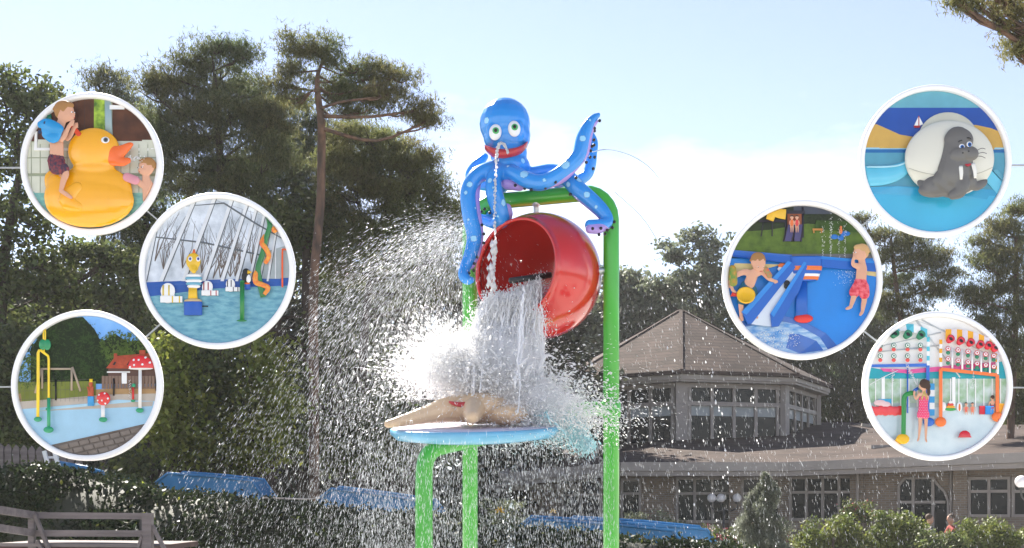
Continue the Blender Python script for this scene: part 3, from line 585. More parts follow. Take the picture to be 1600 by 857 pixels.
# ================================================================ wooden railing, picket fence
def railing():
    Y = 9.5; t = thing('wooden_railing', 'weathered grey wooden railing with boards in the lower left corner', 'railing', (P(120, 0, Y).x, Y, 0)); g = M['greywood']
    def board(a, b, h, nm='board', th=.035, up=(0, 0, 1)): m = MB(); m.bar(a, b, h, th, up); m.build(nm, g, t)
    for y0, y1, y2 in ((797, 805.5, 807), (825, 833.5, 834)):
        board(P(-60, y0 - 9, Y - 1.2), P(53, y1, Y), .06 if y0 > 800 else .062); board(P(55, y1, Y), P(224, y2, Y), .055)
    board(P(-40, 851, Y), P(226, 853, Y), .03); board(P(50, 812, Y + .02), P(50, 900, Y + .02), .05, 'post', .05, (1, 0, 0))
    board(P(54, 803, Y - .04), P(80, 868, Y - .04), .028, 'brace', .04, (1, 0, .3)); board(P(58, 845, Y - .06), P(72, 870, Y - .06), .028, 'brace', .04, (1, 0, .3))
    m = MB(); m.bar(P(231, 802, Y), P(231, 900, Y), .08, .08, (1, 0, 0)); m.build('post', g, t); m = MB(); m.bar(P(222, 802, Y + .1), P(222, 900, Y + .1), .03, .05, (1, 0, 0)); m.build('post', M['steel'], t)
    board(P(238, 822, Y), P(262, 868, Y), .028, 'brace', .04, (1, 0, .3)); board(P(216, 856, Y - .03), P(222, 838, Y - .03), .022, 'brace', .04, (1, 0, .3))
    m = MB(); m.slab([P(-60, 853, Y + .1), P(228, 855, Y + .1), P(228, 855, Y + .1) + Vector((0, 1.6, 0)), P(-60, 853, Y + .1) + Vector((0, 1.6, 0))], .05); m.build('deck', mat('red brown deck boards', (.07, .035, .03), .8, .2, 6), t)
railing()
def pickets():
    Y = 22; t = thing('picket_fence', 'grey wooden picket fence at the far left below the small splash pad board', 'fence', (P(40, 0, Y).x, Y, 0)); g = M['greywood']; me = None
    for i in range(12):
        px = -12 + i * 12.3; py = 693 + max(0, i - 1) * .9; a = P(px, py, Y); m = MB(); h = a.z - .25
        m.prism([(-.062, 0), (.062, 0), (.062, h - .07), (0, h), (-.062, h - .07)], 0, .03); m.v = [(x + a.x, y + Y, z + .25) for x, y, z in m.v]; m.build('picket', g, t)
    for py in (704, 728): m = MB(); m.bar(P(-30, py, Y + .05), P(130, py + 7, Y + .05), .09, .04); m.build('rail', g, t)
    for px in (8, 100): m = MB(); m.bar(P(px, 698, Y + .12), Vector((P(px, 0, Y).x, Y + .12, 0)), .11, .1, (1, 0, 0)); m.build('post', g, t)
pickets()

# ================================================================ globe lamps, flowers, seated couple
def lamp(lb, Y, xs, gy, pole, foot):
    t = thing('globe_lamp', lb, 'lamp post', (P(pole, 0, Y).x, Y, 0)); dk = M['steel']; GL = mat('opal lamp glass', (.85, .82, .82), .25, .02, 3, trans=.2)
    m = MB(); x0 = P(pole, 0, Y).x; m.tube([(x0, Y, 0), (x0, Y, P(0, gy + 14, Y).z)], [.05, .035], 10); m.lathe((x0, Y, 0), [(.12, 0), (.12, .05), (.06, .1)], 12); m.build('pole', dk, t, True)
    for x in xs:
        g = P(x, gy, Y); m = MB(); m.tube([(x0, Y, g.z - .38), ((x0 + g.x) / 2, Y, g.z - .45), (g.x, Y, g.z - .33), (g.x, Y, g.z - .13)], .022, 8, sub=4); m.lathe((g.x, Y, g.z - .2), [(.05, 0), (.07, .05), (.05, .08)], 10); a = m.build('arm', dk, t, True)
        m = MB(); m.ball(g, .155, 20, 12); m.build('globe', GL, t, True)
lamp('lamp post with three white globes in front of the building', 38, (1112, 1126.5, 1151.5), 778.5, 1131, 850)
lamp('globe lamp with two white balls cut by the right edge of the picture', 27, (1596, 1612), 753, 1606, 850)
def flower(lb, px, py, Y, s):
    t = thing('garden_flower', lb, 'garden ornament', (P(px, 0, Y).x, Y, 0)); s *= .6; c = P(px, py, Y); m = MB(); m.tube([(c.x, Y, 0), c], .015, 6); m.build('stalk', M['steel'], t)
    YM = mat('yellow painted metal', (.75, .42, .02), .4, .1, 5)
    for a in (25, 70, 115, 160, 200, 340): d = Vector((math.cos(R(a)), 0, math.sin(R(a)))); m = MB(); m.ball(c + d * s * .6, (s * .5, .03, s * .2), 10, 6, Matrix.Rotation(-R(a), 3, 'Y')); m.build('petal', YM, t, True)
flower('yellow butterfly shaped ornament under the splash plate', 781, 799, 24, .17); flower('small yellow ornament just left of the right green pole', 864, 800, 24, .12)
SKIN = mat('skin', (.52, .30, .21), .5, .06, 20, spec=.35); HAIRB = mat('brown hair', (.10, .055, .03), .7, .3, 60, .4, stretch=(1, 1, .3)); HAIRL = mat('blond hair', (.50, .32, .13), .6, .25, .6, .5)
def seated(lb, px, Y, shirt, s, fx):
    x = P(px, 0, Y).x; t = thing('person', lb, 'person', (x, Y, 0), None); V = lambda a, b, c: Vector((x + a * s * fx, Y + b, c))
    organic('body', SKIN, [[(V(0, 0, .95), .07), (V(0, 0, 1.08), .06), (V(.02, -.02, 1.17), .09)], [(V(0, .17, .93), .05), (V(.12, .2, .72), .042), (V(.32, .12, .74), .032), (V(.4, .1, .75), .025)], [(V(0, -.17, .93), .05), (V(.12, -.2, .72), .042), (V(.32, -.12, .74), .032), (V(.4, -.1, .75), .025)],
            [(V(0, .1, .5), .09), (V(.4, .1, .5), .07), (V(.42, .1, .08), .05), (V(.54, .1, .05), .03)], [(V(0, -.1, .5), .09), (V(.4, -.1, .5), .07), (V(.42, -.1, .08), .05), (V(.54, -.1, .05), .03)]],
            [(V(.02, 0, 1.22), (.095, .08, .12)), (V(.11, 0, 1.2), (.02, .015, .02))], .02, t)
    organic('shirt', shirt, [[(V(-.02, 0, .5), .15), (V(-.03, 0, .72), .14), (V(0, 0, .93), .13)], [(V(0, .1, .93), .09), (V(0, .2, .9), .07), (V(.06, .21, .8), .06)], [(V(0, -.1, .93), .09), (V(0, -.2, .9), .07), (V(.06, -.21, .8), .06)]], [], .02, t)
    organic('trousers', M['steel'], [[(V(0, .1, .5), .105), (V(.38, .1, .5), .08)], [(V(0, -.1, .5), .105), (V(.38, -.1, .5), .08)]], [], .02, t)
    organic('hair', HAIRB, [], [(V(-.01, 0, 1.27), (.1, .09, .1))], .015, t)
seated('person in a grey shirt seated at the table among the bushes', 1452, 31, mat('grey shirt', (.25, .23, .24), .9, .1, 10), 1, 1)
seated('person in a red shirt seated facing the grey shirted one', 1486, 31, mat('red shirt', (.35, .06, .05), .9, .1, 10), 1, -1)
t = thing('garden_table', 'small garden table between the two seated people', 'table', (P(1469, 0, 31).x, 31, 0)); x = P(1469, 0, 31).x
m = MB(); m.slab([(x - .3, 30.6, .73), (x + .3, 30.6, .73), (x + .3, 31.4, .73), (x - .3, 31.4, .73)], .04); m.build('table_top', M['greywood'], t); m = MB(); m.tube([(x, 31, 0), (x, 31, .7)], .04, 8); m.build('leg', M['steel'], t)
for px, dx, nm in ((1448, -.05, 'left'), (1490, .05, 'right')):
    c = P(px, 0, 31).x + dx; t = thing('garden_chair', 'dark garden chair under the person on the %s of the table' % nm, 'chair', (c, 31, 0)); m = MB(); m.slab([(c - .22, 30.78, .42), (c + .22, 30.78, .42), (c + .22, 31.22, .42), (c - .22, 31.22, .42)], .04); m.build('seat', M['steel'], t)
    for a in (-.2, .2):
        for b2 in (-.2, .2): m = MB(); m.tube([(c + a, 31 + b2, 0), (c + a, 31 + b2, .4)], .015, 6); m.build('leg', M['steel'], t)
t = MB(); t.tube([P(1145, 851, 31), P(1700, 851, 31)], .02, 6); tag(t.build('cord', M['fascia'], loc=P(1145, 851, 31)), 'thin pale rope line stretched in front of the bushes at the bottom right', 'rope')
# ================================================================ green tube frame
GREEN = mat('glossy green powder coat', (.055, .42, .035), .28, .07, 3, .03, coat=.35)
BLUE = mat('octopus blue gelcoat', (.014, .235, .70), .25, .08, 3, .02, coat=.5, c2=(.025, .29, .78), attr='paint')
PURP = mat('lilac sole', (.42, .30, .72), .4, .08, 6); BLK = mat('black rubber', (.012, .012, .014), .4, .1, 10)
REDB = mat('red bucket gelcoat', (.62, .018, .014), .18, .08, 2.5, .02, coat=.8, trans=.05); METAL = mat('stainless steel', (.55, .56, .58), .3, .08, 10, metal=.9)
YL, YR = 11.9, 11.4
def px_r(w, Y): return w * Y / F / 2
def frame():
    base = P(735, 0, YL); fr = thing('water_play_tower', 'tall green tube frame carrying the blue octopus and the tipping red bucket', 'play tower', (base.x, YL, 0))
    A = P(734.5, 300, YL); B = P(955, 300, YR); rl, rr = px_r(23.5, YL), px_r(24.5, YR)
    tl, trr = P(741, 318, YL), P(930, 300, YR)
    m = MB(); zt = P(0, 319, YL).z; A0 = Vector((A.x, YL, 0)); dirv = Vector((B.x - A.x, YR - YL, 0)).normalized(); bend = .30
    pts = [A0, Vector((A.x, YL, zt - bend))]
    for a in (15, 30, 45, 60, 75, 90): pts.append(Vector((A.x, YL, zt - bend)) + dirv * bend * (1 - math.cos(R(a))) + Vector((0, 0, bend * math.sin(R(a)))))
    Bt = Vector((B.x, YR, 0)); zt2 = zt
    for a in (90, 75, 60, 45, 30, 15, 0): pts.append(Vector((B.x, YR, zt2 - bend)) - dirv * bend * (1 - math.cos(R(a))) + Vector((0, 0, bend * math.sin(R(a)))))
    pts.append(Bt); m.tube(pts, .083, 20); m.build('tube_frame', GREEN, fr, True)
    # flanges and bolts where the pole sections join, feet
    for X, Y in ((A.x, YL), (B.x, YR)):
        f = MB(); f.lathe((X, Y, .0), [(.2, .03), (.2, .06), (.1, .07), (.095, .14), (.0, .14)], 24); f.build('foot_plate', GREEN, fr, True)
        for k in range(4): q = MB(); q.lathe((X + .15 * math.cos(k * 1.57 + .78), Y + .15 * math.sin(k * 1.57 + .78), .06), [(.018, 0), (.018, .02)], 6); q.build('bolt', METAL, fr)
    for z in (2.2,):
        for X, Y in ((A.x, YL), (B.x, YR)): f = MB(); f.lathe((X, Y, z), [(.084, 0), (.0845, .004), (.084, .008)], 20); f.build('joint_ring', GREEN, fr, True)
    # arm from the right pole to the plate
    f = MB(); a = P(955, 640, YR); f.tube([a, P(905, 640, YR + .05), P(850, 650, YR + .1), P(800, 664, YR + .2)], .075, 16, sub=4); f.build('arm', GREEN, fr, True)
    f = MB(); f.lathe(P(955, 640, YR) - Vector((0, 0, .09)), [(.09, 0), (.1, .02), (.1, .16), (.09, .18)], 20); f.build('collar', GREEN, fr, True)
    # water nozzle under the top bar, brackets of the bucket
    c = P(838, 312, (YL + YR) / 2); f = MB(); f.lathe(c - Vector((0, 0, .17)), [(.022, 0), (.03, .04), (.03, .1), (.045, .11), (.045, .2)], 12); f.build('nozzle', METAL, fr, True)
    for px, s, Y in ((943, -1, YR), (747, 1, YL)):
        f = MB(); c = P(px, 423, Y); f.tube([c + Vector((-.02 * s, 0, 0)), c + Vector((.12 * s, .02, 0))], [.045, .03], 12); f.build('bucket_bracket', METAL, fr, True)
        for dz in (-.03, .03): q = MB(); q.ball(P(px - 19 * s * -1 if s > 0 else 966, 421, Y) + Vector((0, 0, dz)), .013, 8, 6); q.build('bolt', METAL, fr, True)
    # bent front post
    fp = thing('plate_stand', 'short green post bent over to hold the pale blue splash plate', 'stand', (P(662.5, 0, 10.6).x, 10.6, 0))
    f = MB(); x0 = P(662.5, 0, 10.6).x; q = [Vector((x0, 10.6, 0)), Vector((x0, 10.6, 1.2)), P(662.5, 750, 10.6), P(663, 732, 10.6), P(666, 717, 10.6), P(673, 706, 10.62), P(684, 699.5, 10.66), P(700, 695, 10.72), P(740, 686, 10.85), P(775, 679, 11.0), P(800, 675, 11.1)]
    f.tube(q, .084, 20); f.build('post_tube', GREEN, fp, True)
    f = MB(); f.lathe((x0, 10.6, .03), [(.2, .0), (.2, .03), (.1, .04), (.095, .14), (0, .14)], 24); f.build('foot_plate', GREEN, fp, True)
frame()

# ================================================================ octopus
def octopus():
    YO = 11.55; s = YO / F
    oc = thing('octopus', 'smiling blue octopus figure with pale spots sitting on top of the green frame', 'octopus', P(795, 300, YO))
    def T(px, py, dy, r): return (P(px, py, YO + dy), r * s)
    T1 = [T(792, 262, -.02, 15), T(768, 266, -.10, 14), T(745, 276, -.14, 13), T(732, 300, -.15, 12.5), T(734, 335, -.16, 12.5), T(741, 370, -.16, 12), T(735, 398, -.18, 10.5), T(727, 418, -.2, 9), T(724.5, 431, -.24, 9), T(731, 438, -.27, 7.5), T(737, 438, -.27, 5)]
    T2 = [T(785, 262, -.08, 13), T(772, 278, -.20, 12), T(773, 305, -.24, 13.5), T(782, 331, -.2, 12.5), T(785, 345, -.12, 11), T(774, 349, .02, 9.5), T(760, 345, .08, 8.5), T(750, 341, .1, 7)]
    T3 = [T(790, 268, .1, 12), T(765, 288, .22, 10), T(742, 285, .28, 8.5), T(735, 274, .28, 8.5), T(743, 259, .26, 8), T(753, 250, .25, 7), T(758, 245, .25, 5.5)]
    T4 = [T(790, 268, -.1, 13), T(803, 271, -.2, 12), T(822, 281, -.27, 12.5), T(844, 286, -.3, 12.5), T(868, 277, -.3, 12), T(890, 260, -.3, 12), T(906, 240, -.3, 12), T(912, 215, -.3, 11.5), T(920, 195, -.3, 9), T(929, 184, -.3, 6), T(935, 180, -.3, 3.5)]
    T5 = [T(800, 275, .05, 12), T(832, 272, .02, 11), T(862, 268, -.02, 11.5), T(886, 278, -.12, 13), T(904, 297, -.18, 13.5), T(925, 315, -.2, 13), T(942, 332, -.22, 11.5), T(949, 346, -.24, 9.5), T(938, 352, -.30, 9.5), T(922, 352, -.34, 8.5)]
    T6 = [T(805, 278, .12, 12), T(850, 280, .2, 11), T(890, 286, .25, 10), T(914, 276, .25, 9), T(922, 262, .25, 9), T(925, 240, .25, 8.5), T(927, 222, .25, 7.5), T(918, 205, .25, 6), T(909, 200, .25, 4)]
    T7 = [T(800, 272, .15, 12), T(778, 300, .32, 11), T(770, 330, .34, 10), T(765, 344, .25, 9)]
    head = [(P(789, 194, YO), (39.8 * s, 38 * s, 39.5 * s)), (P(792, 212, YO), (37.2 * s, 35 * s, 34 * s)), (P(795, 240, YO), (29 * s, 28 * s, 30 * s)), (P(797, 262, YO + .02), (32 * s, 32 * s, 24 * s)), (P(797, 283, YO), (28 * s, 30 * s, 12 * s)),
            (P(774, 206, YO - .17), (14 * s, 10 * s, 15 * s)), (P(804, 201, YO - .17), (14 * s, 10 * s, 15 * s))]
    spots = [(742, 372, 5), (726, 300, 3), (730, 345, 2.2), (733, 287, 4.5), (763, 281, 4), (790, 316, 4.6), (789, 318, 4), (769, 292, 2), (792, 258, 2.3), (817, 271, 6.5), (850, 284, 2.8), (881, 256, 7), (909, 215, 4.8), (923, 186, 2.4), (886, 290, 4), (916, 303, 5), (758, 190, 5), (819, 250, 4), (906, 279, 5), (776, 340, 2), (745, 325, 2), (930, 325, 2.6)]
    def paint(V, Nn):
        cl = np.zeros((len(V), 4)); cl[:, 3] = 0; X = V[:, 0] * F / V[:, 1] + CX; Zp = HZ - (V[:, 2] - EYE) * F / V[:, 1]
        for px, py, r in spots:
            d2 = np.hypot(X - px, Zp - py); c = np.where(d2 < 2.5)[0]
            if not len(c): continue
            q = V[c[np.argmin(V[c, 1])]]; d = np.linalg.norm(V - q, axis=1); k = d < r * s
            cl[k] = (.30, .62, .86, 1)
        return cl
    body = organic('body', BLUE, [T1, T2, T3, T4, T5, T6, T7], head, .0085, oc, sub=5, smooth_it=5, paint=paint)
    def under(pts, off, r, nm='underside'):
        organic(nm, PURP, [[(P(px, py, YO + dy), rr * s) for px, py, dy, rr in pts]], [], .009, oc, sub=4)
    under([(916, 212, -.3, 8.6), (908, 241, -.3, 8.6), (893, 262, -.3, 8.6), (870, 281, -.3, 8.4), (846, 291, -.3, 8.2)] if 0 else [(932, 190, -.3, 3), (924, 200, -.3, 5), (918, 215, -.3, 7.2), (913, 238, -.3, 7.8), (900, 256, -.3, 7.8), (880, 277, -.3, 7.5), (858, 288, -.3, 7)], 0, 0)
    under([(949, 351, -.22, 7.5), (936, 357, -.33, 8.2), (922, 358, -.36, 7.4)], 0, 0)
    under([(752, 268, -.1, 8), (744, 288, -.12, 7.5), (743, 320, -.13, 7), (750, 365, -.13, 6), (745, 395, -.14, 6), (736, 415, -.16, 6)], 0, 0)
    under([(792, 287, -.12, 9), (812, 291, -.14, 8)], 0, 0); under([(792, 325, -.15, 7), (794, 338, -.12, 7), (780, 352, 0, 6)], 0, 0)
    for px, py, dy in [(937, 189, -.31), (929, 201, -.31), (928, 219, -.3), (925, 229, -.3), (928, 227, -.24), (923, 236, -.3), (916, 254, -.3), (922, 246, -.2), (896, 267, -.31), (880, 276, -.33), (868, 285, -.35), (852, 294, -.33), (830, 297, -.33), (927, 264, .2), (929, 246, .2), (929, 205, .2),
                       (926, 357.5, -.4), (939, 357, -.4), (949, 360, -.32), (936, 367, -.35), (945, 366, -.32), (957, 356, -.25), (960, 347, -.25), (753, 352, -.16), (756, 366, -.16), (756, 380, -.16), (746, 402, -.2), (741, 412, -.2), (740, 423, -.22), (733, 427, -.26), (757, 327, -.02), (765, 333, -.0), (752, 331, -.0), (805, 290, -.24), (820, 295, -.2), (891, 304, -.2), (900, 278, -.27)]:
        m = MB(); c = P(px, py, YO + dy); m.ball(c, 2.5 * s, 10, 7); m.build('sucker', BLK, oc, True)
    EW = mat('white gloss paint', (.82, .83, .84), .2, .03, 5, coat=.3); EG = mat('green iris paint', (.06, .42, .12), .3, .05, 5); RD = mat('red lip paint', (.55, .03, .035), .3, .08, 5, coat=.3)
    for px, py, tilt in ((774, 207, 6), (803.5, 201.5, -6)):
        def surf(x, y): return P(x, y, YO - .17 - .0) 
        c = P(px, py, YO - .232); rot = Matrix.Rotation(R(tilt), 3, 'Y')
        m = MB(); m.ball(c, (9.6 * s, .035, 12.4 * s), 24, 14, rot); e = m.build('eye', EW, oc, True)
        m = MB(); m.ball(c + Vector((.004, -.028, .006)), (5.2 * s, .014, 5.4 * s), 18, 10); m.build('iris', EG, e, True)
        m = MB(); m.ball(c + Vector((.004, -.038, .006)), (2.8 * s, .012, 3 * s), 14, 8); m.build('pupil', BLK, e, True)
    m = MB()   # smiling lip wrapped round the front of the head
    def face(x, y):
        dx = (x - 791.5) / 38; return P(x, y, YO - 35 * s * math.sqrt(max(.03, 1 - dx * dx)) - .006)
    top = [(757, 226.5), (765, 229.5), (776, 232), (790, 233), (805, 231), (816, 227), (824.5, 221)]; bot = [(757.2, 228), (764, 236), (775, 242.5), (788, 244.5), (803, 242), (816, 236), (824.7, 223.5)]
    tp = catmull(top, 4); bt = catmull(bot, 4); V = []; n = len(tp)
    for a, b in zip(tp, bt):
        for k in range(5): t = k / 4; x = a[0] * (1 - t) + b[0] * t; y = a[1] * (1 - t) + b[1] * t; q = face(x, y); q.y -= .022 * math.sin(math.pi * t); V.append(q)
    Fs = [(i * 5 + k, i * 5 + k + 1, (i + 1) * 5 + k + 1, (i + 1) * 5 + k) for i in range(n - 1) for k in range(4)]
    V2 = [v + Vector((0, .12, 0)) for v in V]; k0 = len(V); m.add(V + V2, Fs + [(i * 5, (i + 1) * 5, (i + 1) * 5 + k0, i * 5 + k0) for i in range(n - 1)] + [(i * 5 + 4, i * 5 + 4 + k0, (i + 1) * 5 + 4 + k0, (i + 1) * 5 + 4) for i in range(n - 1)]); m.build('mouth', RD, oc, True)
    m = MB(); m.tube([P(793, 240, YO - .2), P(794, 238, YO - .27)], .012, 8); m.build('nozzle', METAL, oc, True)
octopus()

# ================================================================ tipping bucket
BC = P(843, 432, 11.6); BR = 97 * 11.6 / F; BN = Vector((-.60, -.79, .02)).normalized()
def bucket():
    bk = thing('tipping_bucket', 'round red bucket tipped on its side and pouring out water', 'bucket', BC)
    M3 = BN.to_track_quat('Z', 'Y').to_matrix(); prof = []
    rim = .50 * BR / .64; zc = math.sqrt(BR ** 2 - rim ** 2)
    for i in range(25): a = math.pi - (math.pi - math.asin(rim / BR)) * i / 24; prof.append((BR * math.sin(a), BR * math.cos(a)))
    prof += [(rim + .012, zc + .006), (rim + .008, zc + .022), (rim - .012, zc + .022), (rim - .02, zc + .004)]
    Ri = BR - .022
    for i in range(25): a = math.asin((rim - .02) / Ri) + (math.pi - math.asin((rim - .02) / Ri)) * i / 24; prof.append((Ri * math.sin(a), Ri * math.cos(a)))
    m = MB(); m.lathe(BC, prof, 64, M3); m.f = [f for f in m.f if len(f) == 4]; m.build('shell', REDB, bk, True)
    m = MB(); a, b = P(797, 439, 11.05), P(860, 430, 11.28); m.tube([a, b], .03, 12); m.build('bar', BLK, bk, True)
    m = MB(); m.lathe(P(937, 423, 11.5), [(.06, -.03), (.06, .03)], 16, Matrix.Rotation(R(90), 3, 'Y')); m.build('pivot_hub', METAL, bk, True)
bucket()

# ================================================================ splash plate and the sand-coloured starfish lying on it
def plate():
    PB_ = mat('pale blue plate', (.16, .48, .72), .3, .08, 4, coat=.3); LV = mat('pale lilac plate top', (.62, .60, .72), .4, .06, 4)
    c = P(742, 670, 10.95); t = thing('splash_plate', 'pale blue round splash plate under the falling water', 'plate', c); rot = Matrix.Rotation(R(7.5), 3, 'X') @ Matrix.Rotation(R(-1), 3, 'Y'); r = 132 * 10.95 / F
    m = MB(); m.lathe(c, [(.02, -.14), (r * .6, -.125), (r * .93, -.09), (r, -.03), (r, .012), (r - .02, .018)], 56, rot); m.build('dish', PB_, t, True)
    m = MB(); m.lathe(c, [(.01, .03), (r * .5, .026), (r - .03, .022), (r - .035, .014)], 56, rot); m.build('top_surface', LV, t, True)
    SD = mat('sand coloured gelcoat', (.72, .52, .33), .35, .06, 8, .05, coat=.2); s = 10.85 / F; Y0 = 10.85
    st = thing('starfish', 'sand coloured starfish figure with red lips lying on the splash plate', 'starfish', P(745, 655, Y0)); Q = lambda px, py, dy: P(px, py, Y0 + dy)
    organic('body', SD, [[(Q(745, 638, 0), 24 * s), (Q(700, 640, -.08), 20 * s), (Q(664, 649, -.16), 14 * s), (Q(636, 656, -.22), 10 * s), (Q(616, 661, -.27), 7.5 * s), (Q(606, 663, -.3), 6 * s)],
                         [(Q(742, 636, 0), 22 * s), (Q(740, 642, -.3), 17 * s), (Q(738, 650, -.52), 12.5 * s), (Q(738, 652, -.6), 10 * s)],
                         [(Q(750, 640, 0), 20 * s), (Q(800, 640, .2), 14 * s), (Q(840, 640, .4), 8 * s)],
                         [(Q(745, 640, 0), 20 * s), (Q(720, 630, .35), 14 * s), (Q(700, 632, .6), 8 * s)]], [(Q(752, 638, .0), (50 * s, 46 * s, 25 * s)), (Q(790, 648, -.1), (36 * s, 40 * s, 17 * s))], .011, st)
    RD = MATS['red lip paint']; m = MB()
    lp = [Q(702, 628, -.2), Q(710, 631, -.24), Q(722, 632.5, -.25), Q(734, 630, -.23), Q(741, 625, -.2)]; m.tube(lp, [.01, .022, .026, .022, .01], 10, sub=4); m.build('lips', RD, st, True)
    for px in ():
        m = MB(); m.ball(Q(px, 615, -.12), .045, 14, 9); e = m.build('eye', MATS['white gloss paint'], st, True); m = MB(); m.ball(Q(px, 615, -.158), .018, 10, 7); m.build('pupil', BLK, e, True)
    m = MB(); m.tube([Q(729, 659, -.56), Q(735, 653, -.57), Q(741, 659, -.56), Q(735, 666, -.55), Q(729, 659, -.56)], .006, 6, sub=4); m.build('arm_ring', SD, st, True)
plate()

# ================================================================ water
def water_mat(name, tr=.62, c=(.99, .99, .99), rough=.12): return mat(name, c, rough, .02, 3, 0, trans=tr, spec=.8)
WD = water_mat('white water'); WT = water_mat('thin spray', .55, (.86, .88, .9))
WD2 = water_mat('frothy white water', .22, (.99, .99, .99), .35)
def stuff(name, C, D, Ln, Wd, m, label, cat):
    k = C[:, 2] > .06
    if name.startswith('splash'):
        px_ = CX + C[:, 0] * F / C[:, 1]; py_ = HZ - (C[:, 2] - EYE) * F / C[:, 1]; k &= ~((px_ > 598) & (px_ < 785) & (py_ > 617 + np.abs(px_ - 735) * .12) & (py_ < 690) & (rng.random(len(C)) < .9))
    C, D = C[k], D[k]; Ln = np.asarray(Ln)[k]; Wd = np.asarray(Wd)[k]
    V, T = drops_mesh(C, D, Ln, Wd); o = fast_mesh(name, V, T, m, None, True); tag(o, label, cat, kind='stuff'); return o
def pour():
    """strands leaving the bucket lip and falling on the plate"""
    st = MB(); Cs = []; Ds = []; g = 9.81
    for i in range(300):
        t = rng.random(); a = P(760 + 84 * t, 468 - 34 * t * t + rng.normal() * 5, 11.02 + .22 * t + rng.normal() * .06)
        e = P(722 + 124 * (t * .9 + .05) + rng.normal() * 9, 612 + rng.uniform(-12, 40), 11.0 + rng.normal() * .17); mid = a.lerp(e, .45); mid.z += .10; mid.x -= .06 * (1 - t) - .02
        w0 = rng.choice([.004, .007, .013, .02], p=[.45, .35, .15, .05]) * rng.uniform(.8, 1.3) * (1.0 if t < .75 else .6); ph = rng.uniform(0, 6.3)
        q = catmull([(*a, w0 * .5), (*mid, w0), (*e, w0 * 1.1)], 12)
        pts = [Vector(x[:3]) + Vector((math.sin(j * .8 + ph) * .006, math.cos(j * .7 + ph) * .006, 0)) + Vector(rng.normal(size=3)) * .006 for j, x in enumerate(q)]
        st.tube(pts, [max(.004, x[3] * rng.uniform(.35, 1.25)) for x in q], 7)
        n = 60; f = rng.integers(0, len(q) - 1, n)
        for k in f: Cs.append(np.array(pts[k]) + rng.normal(size=3) * np.array([.035, .035, .03]) * (1 + k / 14)); Ds.append(np.array(pts[k + 1] - pts[k]))
    core = []
    for i in range(7):
        t = i / 6; a = P(768 + 70 * t, 474 - 32 * t * t, 11.08 + .18 * t); e = P(728 + 108 * t, 640, 11.08 + .04 * (i % 2)); mid = a.lerp(e, .45); mid.z += .08; mid.x -= .05 * (1 - t) + .02
        core.append([(a, .05), (mid, .085), (e, .11)])
    def ripple(V):
        V = V.copy()
        for i in range(len(V)):
            p = Vector((V[i, 0] * 17, V[i, 1] * 17, V[i, 2] * 3.2)); q = Vector((V[i, 0] * 40, V[i, 1] * 40, V[i, 2] * 14)); V[i, 0] += noise.noise(p) * .05; V[i, 1] += noise.noise(p + Vector((9, 0, 0))) * .09 + noise.noise(q) * .03
        return V
    tag(organic('water_body', WD2, core, [], .016, None, sub=5, disp=ripple), 'solid white body of the water falling from the red bucket', 'water', kind='stuff')
    o = st.build('falling_water', WD2, None, True); tag(o, 'white stream of water pouring from the red bucket onto the plate', 'water', kind='stuff')
    Cs = np.array(Cs); Ds = np.array(Ds) + rng.normal(size=Cs.shape) * .03
    stuff('stream_drops', Cs, Ds, rng.gamma(2, .012, len(Cs)).clip(.006, .08), rng.gamma(2, .0035, len(Cs)).clip(.002, .018), WD, 'loose drops round the stream falling from the red bucket', 'water drops')
    # water still inside the bucket mouth
    m = MB(); V = []; 
pour()
